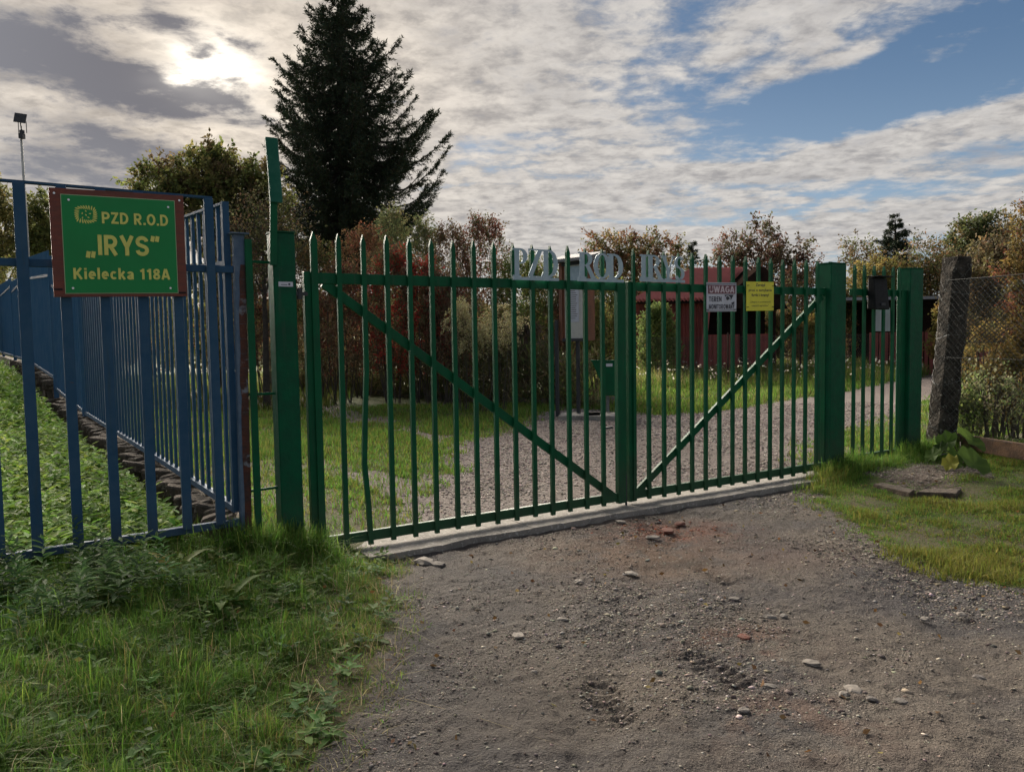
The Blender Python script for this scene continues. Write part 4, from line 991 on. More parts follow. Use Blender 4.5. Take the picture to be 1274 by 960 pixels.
for i in range(n_):
    ya, yb = (YS, YS+.05) if i % 2 else (YS+.05, YS)
    wv.add([(x1+dxx*i, ya, 0), (x1+dxx*(i+1), yb, 0), (x1+dxx*(i+1), yb, zD), (x1+dxx*i, ya, zD)], [(0, 1, 2, 3)])
wv.build('low_wall', 'redwall', t)
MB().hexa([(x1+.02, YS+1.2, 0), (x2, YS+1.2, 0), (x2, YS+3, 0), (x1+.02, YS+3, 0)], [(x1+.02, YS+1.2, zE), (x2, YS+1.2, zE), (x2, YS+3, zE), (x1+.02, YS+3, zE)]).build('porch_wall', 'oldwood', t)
MB().poly([(x1-.02, YS-.05, zE), (x1+.12, YS-.05, zE), (at(864, 448, YS)[0]+.1, YS-.9, .3), (at(864, 448, YS)[0]-.1, YS-.9, .3)], (0, .05, 0)).build('leaning_board', 'redwall', t)
for x_ in (x2-.1, (x1+x2)/2): MB().box((x_, YS+.02, zE/2), (.06, 0, 0), (0, .06, 0), (0, 0, zE/2)).build('post', 'oldwood', t)
rl = at(862, 339, YS+1.6)[0]; rr_ = at(925, 334, YS+1.6)[0]; zr2 = zof(at(895, 336.5, YS+1.6))
el, er = at(786, 377, YS-.3), at(966, 377, YS-.3); ez = zof(at(850, 375, YS-.3))
rf = MB(); nr = 22
for i in range(nr):
    f0, f1 = i/nr, (i+1)/nr; u0, u1 = (0.0, .20) if i % 2 else (.20, 0.0)
    a1, b1 = el[0]+(x1+.15-el[0])*f0, rl+(rr_-rl)*f0; a2, b2 = el[0]+(x1+.15-el[0])*f1, rl+(rr_-rl)*f1
    rf.add([(a1, YS-.3, ez+.13), (a2, YS-.3, ez), (b2, YS+1.6, zr2), (b1, YS+1.6, zr2+.13), (a2, YS-.3, ez+.13), (b2, YS+1.6, zr2+.13)], [(0, 1, 2, 3), (1, 4, 5, 2)])
rf.build('roof', 'redroof', t)
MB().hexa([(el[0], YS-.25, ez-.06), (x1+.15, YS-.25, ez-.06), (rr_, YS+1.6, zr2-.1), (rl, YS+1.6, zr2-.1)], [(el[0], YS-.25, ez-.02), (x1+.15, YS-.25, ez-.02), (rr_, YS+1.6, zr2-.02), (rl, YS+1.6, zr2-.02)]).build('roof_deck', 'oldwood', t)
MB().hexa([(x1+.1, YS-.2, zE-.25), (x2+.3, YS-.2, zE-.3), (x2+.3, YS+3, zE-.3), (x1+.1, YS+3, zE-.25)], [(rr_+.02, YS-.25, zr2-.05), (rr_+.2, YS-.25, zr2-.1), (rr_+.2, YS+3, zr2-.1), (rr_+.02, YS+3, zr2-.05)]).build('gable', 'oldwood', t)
# small white garden house behind
t = thing('garden_house', 'pale grey roofed garden house half hidden behind the red shed', 'house', at(822, 400, 31)*np.array([1, 1, 0]))
hx0, hx1 = at(790, 400, 31)[0], at(850, 400, 31)[0]; za, zb = zof(at(820, 351, 31)), zof(at(820, 338, 31))
MB().box(((hx0+hx1)/2, 32, za/2), ((hx1-hx0)/2, 0, 0), (0, 1, 0), (0, 0, za/2)).build('wall', 'whitewall', t)
MB().hexa([(hx0-.2, 30.7, za-.02), (hx1+.2, 30.7, za-.02), (hx1+.2, 33.2, za-.02), (hx0-.2, 33.2, za-.02)], [(hx0+.6, 31.8, zb), (hx1-.6, 31.8, zb), (hx1-.6, 32.2, zb), (hx0+.6, 32.2, zb)]).build('roof', 'greyroof', t)
# dark shed seen through the wicket
YR = 27.0
t = thing('dark_shed', 'dark flat roofed garden shed beyond the wicket and right gate post', 'shed', at(1130, 440, YR)*np.array([1, 1, 0]))
sx0, sx1 = at(1092, 400, YR)[0], at(1215, 400, YR)[0]; zt = zof(at(1130, 374, YR))
m = MB(); nb = 22
for i in range(nb):
    xa = sx0+(sx1-sx0)*i/nb; m.box((xa+(sx1-sx0)/nb/2, YR+.02*(i % 2), zt/2), ((sx1-sx0)/nb*.48, 0, 0), (0, .02, 0), (0, 0, zt/2))
m.box(((sx0+sx1)/2, YR+1.6, zt/2), ((sx1-sx0)/2, 0, 0), (0, 1.5, 0), (0, 0, zt/2)); m.build('wall', 'oldwood', t)
MB().box(((sx0+sx1)/2-.6, YR+1.2, zt+.06), ((sx1-sx0)/2+.9, 0, 0), (0, 2.0, 0), (0, .02, .05)).build('roof', 'greyroof', t)
pc_ = thing('picket_fence', 'red picket fence in front of the dark shed beyond the wicket', 'fence', (sx0, YR-.6, 0))
zp = zof(at(1130, 413, YR-.6))
for i in range(26):
    xa = at(1084, 430, YR-.6)[0] + i*0.17; MB().box((xa, YR-.6, zp/2), (.06, 0, 0), (0, .012, 0), (0, 0, zp/2)).build('picket', 'redwall', pc_)
MB().box((sx0+2, YR-.57, zp*.7), (2.3, 0, 0), (0, .015, 0), (0, 0, .04)).build('rail', 'oldwood', pc_)

# ------------------------------------------------------------------ vegetation
def limb(mb, a, b, r0, r1, n=5, bend=0.15):
    a, b = np.array(a, float), np.array(b, float); L_ = np.linalg.norm(b-a); off = rng.normal(size=3)*bend*L_
    pts = [a+(b-a)*f+off*math.sin(math.pi*f)*(1-f*.4) for f in np.linspace(0, 1, n)]
    mb.tube(pts, list(np.linspace(r0, r1, n)), 5 if r0 > .04 else 3, False); return pts
def crown_tree(name, label, base, blobs, ntw, tl, lpt, ls, cols, cat='tree', group=None, r=0.12, lean=0.0, density=1.0, upw=0.5, drop=0.0):
    """trunk with limbs into each blob; twigs fan out of the blobs and carry leaves"""
    base = np.array(base, float); t = thing(name, label, cat, base, group)
    top = np.mean([b_[0] for b_ in blobs], 0); tk = MB(); lm = MB()
    mid = base + (top-base)*0.5; mid[0] = base[0]+(top[0]-base[0])*.3
    tk.tube([base-UP*.1, base+(mid-base)*.5, mid, top], [r*1.2, r, r*.8, r*.35], 8)
    tk.build('trunk', 'bark', t)
    Ps, Ds, Cs = [], [], []
    vol = np.array([b_[1][0]*b_[1][2] for b_ in blobs]); vol = vol/vol.sum()
    for bi, (c, rad) in enumerate(blobs):
        c = np.array(c, float); rad = np.array(rad, float)
        p = limb(lm, mid+(top-mid)*random.uniform(0, .7), c, r*.45, r*.15)
        m_ = max(4, int(ntw*vol[bi]))
        d = rdir(m_, 0.15); rr = rng.uniform(0.25, 1.0, m_)**0.6
        st = c + d*rad*rr[:, None]*0.9
        for k in range(0, m_, 5): limb(lm, c+d[k]*rad*.1, st[k], r*.12, r*.03, 4, .1)
        dirs = nrm(d*rad/rad.mean()*0.9 + rdir(m_)*0.7 + UP*upw - UP*drop)
        ln_ = tl*rng.uniform(.5, 1.3, m_)
        for k in range(m_):
            e_ = st[k]+dirs[k]*ln_[k]; lm.tube([st[k], (st[k]+e_)/2+rng.normal(size=3)*tl*.05, e_], [r*.04+.004, .004, .003], 3, False)
        lpt_ = int(lpt*1.35); f = rng.uniform(0, 1.05, (m_, lpt_)); P = st[:, None]+dirs[:, None]*ln_[:, None, None]*f[..., None]
        P = P + rng.normal(size=P.shape)*tl*0.13
        D = rdir(m_*lpt_).reshape(m_, lpt_, 3) + dirs[:, None]*.6 - UP*0.25
        cl = np.repeat(rng.integers(0, len(cols), m_), lpt_)
        br = np.repeat(1+rng.normal(0, .22, m_), lpt_)[:, None]
        Ps.append(P.reshape(-1, 3)); Ds.append(D.reshape(-1, 3)); Cs.append(pal(cols, m_*lpt_, .2, cl)*br*1.5)
    lm.build('limbs', 'bark', t)['kind'] = 'stuff'
    P = np.concatenate(Ps); D = np.concatenate(Ds); C = np.clip(np.concatenate(Cs), .003, .6)
    o = leaves('crown', P, D, ls*1.15*rng.uniform(.6, 1.3, len(P)), ls*.75*rng.uniform(.6, 1.2, len(P)), C, 'leaf', t)
    return t
def blob(px, py, Y, rx, rz, ry=None): 
    c = at(px, py, Y); k = Y/F; return (c, (rx*k, (ry or rx)*k, rz*k))
def gnd(px, Y): p = at(px, 450, Y); return np.array([p[0], p[1], HH(p[0], p[1])])
OLIVE = [(.085, .085, .025), (.065, .072, .022), (.10, .085, .03), (.05, .058, .02)]
BROWNG = [(.06, .055, .022), (.09, .06, .028), (.05, .055, .02), (.11, .07, .035)]
DKRED = [(.085, .025, .018), (.05, .022, .016), (.12, .035, .022), (.06, .04, .02)]
GREEN = [(.06, .08, .025), (.045, .065, .02), (.08, .095, .03)]
YELLOW = [(.12, .095, .028), (.09, .08, .026), (.08, .08, .026), (.12, .08, .03)]
ORANGE = [(.090, .064, .022), (.072, .056, .02), (.115, .080, .026), (.058, .054, .022)]
# big tree at left, behind the blue fence
crown_tree('walnut_tree', 'broad olive green tree rising behind the name board and blue fence', gnd(270, 23),
           [blob(205, 235, 22, 38, 30), blob(255, 222, 22, 48, 34), blob(240, 262, 22, 60, 32), blob(320, 235, 22.6, 30, 34), blob(318, 265, 23, 42, 34), blob(285, 250, 22, 45, 38), blob(265, 198, 22, 20, 14), blob(300, 300, 22, 60, 40)],
           900, .42, 26, .105, [(.095, .10, .030), (.080, .092, .028), (.115, .105, .038), (.060, .072, .024), (.085, .065, .032)], r=.2)
crown_tree('birch_tree', 'pale green slender tree far behind the fence at the left edge', gnd(5, 40),
           [blob(5, 290, 40, 30, 45), blob(-30, 260, 40, 35, 50), blob(30, 310, 40, 28, 25)], 420, .7, 22, .16, [(.10, .10, .04), (.08, .085, .035), (.13, .11, .04)], r=.14)
crown_tree('birch_tree', 'bushy green tree between the camera pole and the name board', gnd(58, 38),
           [blob(58, 275, 38, 24, 32), blob(80, 300, 38, 34, 36), blob(45, 315, 38, 20, 22), blob(110, 290, 38, 34, 30)], 420, .6, 22, .15, [(.08, .09, .03), (.10, .10, .032), (.06, .07, .025)], r=.14)
crown_tree('orchard_tree', 'low twiggy grey green tree tangled behind the corner post', gnd(330, 17),
           [blob(315, 285, 17.5, 34, 25), blob(345, 275, 18, 30, 25), blob(300, 330, 17, 34, 36), blob(345, 320, 17, 36, 30)], 240, .6, 12, .06, [(.07, .07, .03), (.09, .06, .035), (.06, .06, .03)], r=.07)
# spruce
def spruce(label, bx, Y, ytop, prof, name='spruce_tree', nw=34, group=None, ndl=1.0, droop=.30, step=1.0):
    """prof: (py, half width in px) pairs, from the tip down"""
    b = gnd(bx, Y); k = Y/F; tip = at(bx, ytop, Y); t = thing(name, label, 'tree', b, group)
    tk = MB(); tk.tube([b-UP*.1, (b+tip)/2, tip], [.26*Y/28, .16*Y/28, .01], 10); tk.build('trunk', 'bark', t)
    zs = [zof(at(bx, p_[0], Y)) for p_ in prof]; hl = [p_[1]*k for p_ in prof]; hr = [p_[2]*k for p_ in prof]
    lm = MB(); Ps, Ds, Ls, Cs = [], [], [], []
    zmin = zs[-1]
    z = tip[2]-.15
    while z > zmin:
        q_ = random.uniform(0, 6.28); nb_ = random.choice((6, 7, 8))
        for i in range(nb_):
            az = q_+2*math.pi*i/nb_+random.uniform(-.25, .25); side = math.cos(az)
            Rl, Rr = np.interp(-z, [-v_ for v_ in zs], hl), np.interp(-z, [-v_ for v_ in zs], hr)
            R_ = (Rr if side > 0 else Rl)*abs(side) + .5*(Rl+Rr)*(1-abs(side)); R_ *= random.uniform(.58, 1.0)
            d = np.array([math.cos(az), math.sin(az), 0]); n_ = 8; pts = []
            zz_ = z+random.uniform(-.3, .3); tipup = random.uniform(.10, .34)
            for f in np.linspace(0, 1, n_):
                pts.append(np.array([b[0]+(tip[0]-b[0])*(zz_-b[2])/(tip[2]-b[2]), b[1], zz_]) + d*R_*f + UP*R_*(-droop*math.sin(f*2.6)+tipup*f**2.6))
            lm.tube(pts, list(np.linspace(.035+.012*R_, .006, n_)), 4, False)
            m_ = int(max(10, R_*27)*ndl)
            f = rng.uniform(.10, 1, m_)**.8; ff = f*(n_-1); i0_ = np.minimum(ff.astype(int), n_-2); fr_ = (ff-i0_)[:, None]
            pa = np.array(pts); P = pa[i0_]*(1-fr_)+pa[i0_+1]*fr_; tg = nrm(pa[i0_+1]-pa[i0_])
            sd = np.cross(tg, UP)*rng.choice([-1, 1], (m_, 1))
            sl_ = (.20+.55*(1-f)*min(1.3, R_/2))*rng.uniform(.6, 1.2, m_)
            sdir_ = nrm(tg*rng.uniform(.35, .9, (m_, 1)) + sd*rng.uniform(.0, .9, (m_, 1)) - UP*rng.uniform(.1, 1.15, (m_, 1))*(1-f[:, None]*.75))
            nn_ = 12
            g = rng.uniform(0, 1, (m_, nn_)); NP = P[:, None]+sdir_[:, None]*(sl_[:, None]*g)[..., None]
            ND = sdir_[:, None]*.8 + rdir(m_*nn_).reshape(m_, nn_, 3)*.75
            Ps.append(NP.reshape(-1, 3)); Ds.append(ND.reshape(-1, 3)); Ls.append(np.full(m_*nn_, .125))
        z -= random.uniform(.16, .27)*(1 + .0*z)*step
    lm.build('limbs', 'bark', t)
    P = np.concatenate(Ps); D = np.concatenate(Ds); n = len(P)
    C = pal([(.032, .052, .032), (.042, .058, .032), (.022, .036, .026), (.050, .050, .030)], n, .2)
    leaves('needles', P, D, np.concatenate(Ls)*rng.uniform(.7, 1.3, n)*(Y/28)**.5, .030*(Y/28)**.5, C, 'needle', t)
    return t
spruce('tall dark spruce standing above the hedge left of the picture centre', 425, 28, -62,
       [(-62, 2, 2), (-10, 22, 20), (30, 48, 36), (48, 50, 62), (62, 56, 82), (80, 88, 72), (115, 92, 104), (145, 108, 116), (175, 98, 134), (210, 88, 132), (245, 84, 138), (275, 84, 124), (330, 60, 80)])
spruce('small dark spruce far behind the wicket', 1114, 45, 272, [(272, 2, 2), (290, 12, 11), (305, 20, 18), (318, 24, 22), (345, 30, 26), (380, 30, 30)], nw=30, ndl=.9, droop=-.2, step=1.45)
spruce('tiny spruce top showing right of the steel letters', 861, 50, 304, [(304, 1, 1), (320, 7, 7), (345, 12, 12), (380, 14, 14)], nw=30, ndl=.5, droop=-.12, step=1.8)
# hedge shrubs behind the garden fence, each its own plant
def shrub(label, px, Y, ptop, rx, cols, n=260, ls=.05, group='shrubs of the mixed hedge', name='shrub', tl=.35, lpt=20, zlo=0.15):
    b = gnd(px, Y); zt_ = zof(at(px, ptop, Y)); k = Y/F; R_ = rx*k; t = thing(name, label, 'shrub', b, group)
    st = MB(); Ps, Ds, Cs = [], [], []
    ns = 12
    for i in range(ns):
        a_ = random.uniform(0, 6.28); rr = R_*random.uniform(.2, .95); h_ = (zt_-b[2])*random.uniform(.72, 1.0)*(1-.25*(rr/R_)**2)
        limb(st, b+np.array([math.cos(a_)*R_*.25, math.sin(a_)*R_*.15, -.05]), b+np.array([math.cos(a_)*rr, math.sin(a_)*rr*.6, h_]), .016, .004, 5, .06)
    u = rng.uniform(0, 2*math.pi, n); zf = rng.uniform(zlo, 1, n)**.85; rr = rng.uniform(.15, 1, n)**.6*R_*np.sqrt(np.clip(1.05-zf**3.2, .06, 1))
    P0_ = b + np.stack([np.cos(u)*rr, np.sin(u)*rr*.65, zf*(zt_-b[2]-tl*.6)], 1)
    dd = nrm(np.stack([np.cos(u)*.5, np.sin(u)*.5, np.full(n, .9)], 1)+rdir(n)*.55); ll = tl*rng.uniform(.5, 1.3, n)
    for k_ in range(0, n, 2): st.tube([P0_[k_]-dd[k_]*ll[k_]*.4, P0_[k_]+dd[k_]*ll[k_]], [.004, .002], 3, False)
    f = rng.uniform(0, 1, (n, lpt)); P = P0_[:, None]+dd[:, None]*(ll[:, None]*f)[..., None]+rng.normal(size=(n, lpt, 3))*tl*.12
    D = rdir(n*lpt)+np.repeat(dd, lpt, 0)*.5; cl = np.repeat(rng.integers(0, len(cols), n), lpt)
    C = np.clip(pal(cols, n*lpt, .22, cl)*2.4, .003, .6)
    st.build('stems', 'twig', t)
    leaves('foliage', P.reshape(-1, 3), D, ls*rng.uniform(.6, 1.3, n*lpt), ls*.6, C, 'leaf', t)
    return t
RED = [(.24, .030, .024), (.14, .028, .02), (.09, .055, .028), (.08, .035, .024), (.07, .065, .03), (.06, .04, .026)]
MAR = [(.085, .045, .030), (.060, .045, .028), (.095, .036, .026), (.065, .060, .032), (.10, .075, .045)]
SAGE = [(.10, .11, .05), (.08, .095, .045), (.13, .12, .055)]
hedge = [
    ('dark maroon shrub just right of the left gate post', 330, 19.5, 318, 42, MAR), ('brown green shrub behind the top hinge of the left leaf', 392, 18.5, 300, 44, BROWNG),
    ('maroon shrub behind the second pointed bar of the left leaf', 425, 18, 330, 38, MAR), ('tall rusty brown shrub showing over the left leaf below the spruce', 455, 19.5, 282, 46, [(.10, .06, .03), (.12, .05, .03), (.08, .06, .03)]),
    ('tall sage green shrub reaching up before the spruce', 492, 20.5, 258, 26, SAGE), ('bright red shrub in the middle of the hedge', 488, 17.6, 308, 34, RED),
    ('sage green spire right of the tall sage shrub', 530, 20.5, 270, 20, SAGE), ('red leaved shrub behind the falling brace', 528, 17.4, 320, 34, RED),
    ('brown topped shrub right of the sage spires', 562, 19.5, 278, 36, [(.08, .045, .03), (.06, .04, .025), (.07, .06, .03)]), ('dark red shrub left of the goldenrod', 556, 17.2, 335, 30, MAR),
    ('tall brown red shrub left of the steel letters', 606, 19, 268, 38, [(.085, .045, .03), (.06, .045, .025), (.10, .04, .028), (.06, .06, .028)]), ('olive shrub behind the steel letters PZD', 650, 18.5, 318, 40, GREEN+OLIVE),
    ('green shrub left of the notice board', 676, 19.2, 330, 36, GREEN+BROWNG), ('brown brushy shrub behind the notice board', 712, 18.5, 352, 36, MAR),
    ('olive brown shrub behind the litter bin', 752, 17.8, 345, 34, OLIVE), ('tangled dark shrub at the foot of the hedge behind the brace', 640, 17.5, 400, 40, [(.05, .035, .03), (.07, .05, .03), (.045, .045, .025)])]
for i, (lb, px, Y, pt, rx, cols) in enumerate(hedge): shrub(lb, px, Y, pt, rx, cols, n=400, ls=.06, lpt=26)
# low dry growth at the hedge foot
n = 34000; f = rng.uniform(-.12, 1.5, n); P = i0+(i1-i0)*f[:, None] + np.array([0, 1, 0])*rng.uniform(-.15, .7, (n, 1)) + np.array([1, 0, 0])*rng.normal(0, .2, (n, 1)); 
P[:, 2] = rng.uniform(0, 1.12, n)**1.5*(1+.5*np.clip(fbm(P[:, 0]*1.5, P[:, 1], 2), -.5, .5))
o = leaves('dry_undergrowth', P, rdir(n, .9), rng.uniform(.08, .30, n), .024, pal([(.24, .20, .10), (.15, .12, .08), (.32, .27, .14), (.13, .16, .06), (.16, .20, .06)], n), 'leaf'); tag(o, 'dry brown stalks and weeds at the foot of the hedge', kind='stuff')
# goldenrod plumes
for lb, px, Y, pt in (('pale feathery goldenrod clump left of the tall brown bars', 576, 15.4, 366), ('goldenrod clump with drooping cream plumes under the steel letters', 622, 15.2, 378), ('small goldenrod plume behind the falling brace', 598, 15.1, 400)):
    b = gnd(px, Y); t = thing('goldenrod', lb, 'plant', b, 'goldenrod by the hedge'); st = MB(); Ps, Ds = [], []; Pg, Dg = [], []
    zt_ = zof(at(px, pt, Y))-b[2]
    for i in range(12):
        a_ = random.uniform(0, 6.28); rr = random.uniform(.05, .42); h_ = zt_*random.uniform(.72, 1); tp_ = b+np.array([math.cos(a_)*rr, math.sin(a_)*rr, h_])
        pts = limb(st, b+np.array([math.cos(a_)*.1, math.sin(a_)*.1, 0]), tp_, .007, .003, 5, .03)
        for j in range(9):
            d = nrm(np.array([random.uniform(-1, 1), random.uniform(-1, 1), random.uniform(.3, .9)])); s_ = tp_-UP*random.uniform(0, .28); L_ = random.uniform(.18, .42)
            f = np.linspace(0, 1, 34)[:, None]; Ps.append(s_+d*L_*f-UP*(f**2)*L_*.95+rng.normal(size=(34, 3))*.012); Ds.append(rdir(34))
        f = rng.uniform(.1, .9, 40)[:, None]; Pg.append(b+(tp_-b)*f); Dg.append(rdir(40, -.1))
    st.build('stems', 'twig', t); P = np.concatenate(Ps); leaves('plumes', P, np.concatenate(Ds), .032, .018, pal([(.46, .41, .22), (.36, .33, .15), (.54, .47, .29)], len(P)), 'leaf', t)
    P = np.concatenate(Pg); leaves('foliage', P, np.concatenate(Dg), .11, .02, pal(OLIVE+SAGE, len(P)), 'leaf', t)
# trees right of the centre
crown_tree('fruit_tree', 'brownish green fruit tree behind the words ROD and IRYS', gnd(790, 30),
           [blob(760, 310, 30, 26, 22), blob(790, 318, 30, 30, 26), blob(825, 312, 30, 28, 18), blob(780, 345, 30, 40, 30), blob(835, 335, 30, 22, 20), blob(752, 340, 30, 24, 34)], 420, .5, 18, .10, [(.07, .065, .025), (.10, .05, .03), (.055, .055, .022), (.12, .08, .035)], r=.12)
crown_tree('fruit_tree', 'dark plum leaved tree behind the two notices', gnd(945, 33),
           [blob(948, 300, 33, 16, 22), blob(915, 312, 33, 22, 18), blob(945, 325, 33, 36, 24), blob(985, 322, 33, 24, 20), blob(900, 335, 33, 24, 20), blob(965, 350, 33, 50, 30)], 430, .55, 17, .115, [(.06, .03, .025), (.045, .035, .022), (.08, .045, .03), (.05, .05, .025)], r=.12)
crown_tree('fruit_tree', 'thin reddish tree behind the pointed bars left of the thick post', gnd(995, 30),
           [blob(1000, 355, 30, 30, 26), blob(985, 385, 30, 40, 30), blob(1010, 400, 29, 28, 26)], 240, .5, 16, .09, [(.08, .06, .03), (.06, .06, .025), (.10, .05, .03)], r=.08)
crown_tree('orchard_tree', 'sparse small tree with drooping leaves right of the thick post', gnd(1070, 36),
           [blob(1068, 318, 36, 18, 20), blob(1082, 335, 36, 22, 22), blob(1060, 345, 36, 18, 24)], 130, .7, 12, .12, [(.05, .055, .025), (.08, .055, .03)], r=.09)
crown_tree('orchard_tree', 'yellow brown tree behind the black letter box', gnd(1105, 33),
           [blob(1100, 345, 33, 36, 22), blob(1085, 365, 33, 34, 24), blob(1130, 360, 33, 36, 22)], 340, .5, 20, .10, YELLOW, r=.09)
crown_tree('linden_tree', 'round green tree above the concrete post', gnd(1216, 34),
           [blob(1206, 292, 34, 20, 16), blob(1228, 288, 34, 20, 16), blob(1218, 312, 34, 36, 24), blob(1240, 320, 34, 20, 26), blob(1200, 335, 34, 36, 30)], 480, .5, 22, .125, [(.05, .06, .025), (.06, .065, .025), (.04, .05, .02), (.09, .07, .03)], r=.15)
crown_tree('orchard_tree', 'bare twigged brown tree between the wicket and the concrete post', gnd(1160, 32),
           [blob(1155, 322, 32, 26, 22), blob(1170, 345, 32, 30, 26), blob(1145, 350, 32, 26, 22)], 300, .6, 11, .10, BROWNG, r=.09)
crown_tree('birch_tree', 'brown leaved tree behind the mesh right of the concrete post', gnd(1235, 18), [blob(1225, 345, 18, 34, 34), blob(1250, 330, 18, 24, 40), blob(1215, 385, 18, 34, 28)], 330, .4, 20, .07, [(.09, .06, .03), (.07, .06, .028), (.06, .05, .03)], r=.08)
for lb, px, Y, pt, rx, cols in (('ochre bush behind the short fence post left of the dark shed', 1010, 28, 392, 30, YELLOW), ('brown green bush right of the red shed', 975, 27.5, 385, 26, BROWNG),
        ('leafy green bush growing against the red shed wall', 818, 24.5, 380, 22, GREEN), ('dark bush left of the dark shed roof', 1058, 29, 360, 26, BROWNG), ('ochre bush right of the dark shed', 1185, 25, 375, 26, YELLOW),
        ('olive bush behind the right end of the dark shed', 1240, 27, 380, 40, OLIVE), ('ochre brown bush above the litter bin', 740, 20.5, 375, 26, YELLOW),
        ('dense olive bush behind the far end of the blue fence', 20, 30, 320, 40, OLIVE), ('olive bush under the broad left tree', 200, 24, 300, 60, OLIVE), ('brown bush filling the gap behind the corner post', 300, 21, 318, 50, BROWNG), ('green brown bush under the broad left tree near the fence top', 255, 21, 330, 50, OLIVE)):
    shrub(lb, px, Y, pt, rx, cols, n=320, ls=.09, group='bushes in the gardens', lpt=24)
for i, (wx, wy, hh_, cols) in enumerate(((-14.5, 19, 2.6, OLIVE), (-18.5, 22, 3.2, GREEN), (-11.5, 24, 3.0, BROWNG), (-23, 26, 3.6, OLIVE), (-16, 29, 3.4, YELLOW))):
    px_, py_ = CX+F*wx/wy, 418-F*(hh_-CAMZ)/wy
    shrub(('low olive bush behind the blue fence at the far left', 'tall green bush farther left behind the blue fence', 'brown bush behind the camera pole', 'largest olive bush outside the left picture edge', 'ochre bush far behind the blue fence')[i], px_, wy, py_, 1.9*F/wy, cols, n=260, ls=.09, group='bushes in the gardens', lpt=22)
# right edge: orange thuja, low ochre bush, brushy weeds
crown_tree('thuja_tree', 'tall rusty orange conifer at the right edge of the picture', gnd(1290, 10.5),
           [blob(1290, 280, 10.5, 22, 34), blob(1282, 340, 10.5, 34, 40), blob(1275, 400, 10.4, 34, 30), blob(1290, 440, 10.4, 40, 40)], 520, .22, 26, .035, ORANGE+[(.10, .04, .025)], r=.08)
for lb, px, Y, pt, rx, cols in (('ochre dome shaped bush behind the mesh at right', 1225, 9.9, 405, 34, ORANGE), ('second ochre bush at the foot of the orange conifer', 1268, 9.7, 440, 30, ORANGE)):
    shrub(lb, px, Y, pt, rx, cols, n=260, ls=.035, group='ochre bushes behind the mesh', tl=.14, lpt=22)
shrub('grey brushy shrub behind the plank at right', 1238, 9.3, 455, 42, [(.09, .11, .045), (.08, .09, .045), (.11, .10, .06)], n=95, ls=.045, group='ochre bushes behind the mesh', tl=.26, lpt=12)
shrub('leafy green weed bush just right of the concrete post', 1203, 9.4, 480, 20, GREEN, n=90, ls=.05, group='ochre bushes behind the mesh', tl=.2, lpt=12)
# far treeline
n = 60000; x_ = rng.uniform(-130, 130, n); y_ = 92 + 6*rng.normal(size=n)
hgt = 9.0 + 2.2*fbm(x_*.12, x_*0+3, 4)*2 + 1.6*ss(0, 60, -x_) - 4.2*ss(5, 45, x_); z_ = rng.uniform(0, 1, n)**.6*hgt*.62
o = leaves('treeline', np.stack([x_, y_, z_], 1), rdir(n), .9, .6, pal(BROWNG+OLIVE, n, .25), 'leaf'); tag(o, 'dark far off band of trees closing the horizon', kind='stuff')

# ---- grass
def blades(name, label, x, y, h, w, C, lean=.45, z=None, kind='stuff', segs=2):
    n = len(x); z = Hn(x, y)-.006 if z is None else z
    a_ = rng.uniform(0, 2*math.pi, n); b_ = rng.uniform(0, 2*math.pi, n); le = np.abs(rng.normal(0, lean, n)); 
    W_ = np.stack([np.cos(a_), np.sin(a_), np.zeros(n)], 1)*(w/2)[:, None]; T = np.stack([np.cos(b_), np.sin(b_), np.zeros(n)], 1)*(h*le)[:, None]
    P = np.stack([x, y, z], 1); Hh = h/np.sqrt(1+le**2)
    m1 = P+T*.22+UP*(Hh*.5)[:, None]; m2 = P+T*.60+UP*(Hh*.85)[:, None]; tp = P+T*1.15+UP*(Hh*(1.0-.12*le))[:, None]
    if segs == 2:
        V = np.stack([P-W_, P+W_, m1+W_*.8, m1-W_*.8, m2+W_*.5, m2-W_*.5, tp], 1).reshape(-1, 3); k = 7
        base = (np.arange(n)*7)[:, None]; idx = (base+np.array([0, 1, 2, 3, 3, 2, 4, 5, 5, 4, 6])).ravel(); fn = np.tile([4, 4, 3], n)
    else:
        V = np.stack([P-W_, P+W_, m1+W_*.7, m1-W_*.7, tp], 1).reshape(-1, 3); k = 5
        base = (np.arange(n)*5)[:, None]; idx = (base+np.array([0, 1, 2, 3, 3, 2, 4])).ravel(); fn = np.tile([4, 3], n)
    o = npmesh(name, V, fn, idx, np.repeat(C, k, 0), 'grass'); return tag(o, label, kind=kind)
def scatter(n, x0, x1, y0, y1, cond, clump=0.0):
    X_, Y_ = [], []
    got = 0
    while got < n:
        x = rng.uniform(x0, x1, n); y = rng.uniform(y0, y1, n); m = cond(x, y); X_.append(x[m]); Y_.append(y[m]); got += m.sum()
        if m.sum() < n*.002: break
    return np.concatenate(X_)[:n], np.concatenate(Y_)[:n]
fwd = lambda x, y: (x-g0[0])*GN[0]+(y-g0[1])*GN[1]          # >0 on our side of the gate
alongg = lambda x, y: (x-g0[0])*GD[0]+(y-g0[1])*GD[1]
def vis(x, y, m=.06): return np.abs(x) < (y+.2)*(.66+m)
def roadnoise(x, y): return isroad(x, y)
LUSH = [(.125, .245, .038), (.100, .205, .034), (.155, .280, .046), (.090, .180, .034), (.185, .250, .052)]
DRY = [(.20, .20, .050), (.24, .21, .075), (.155, .185, .042), (.27, .24, .12)]
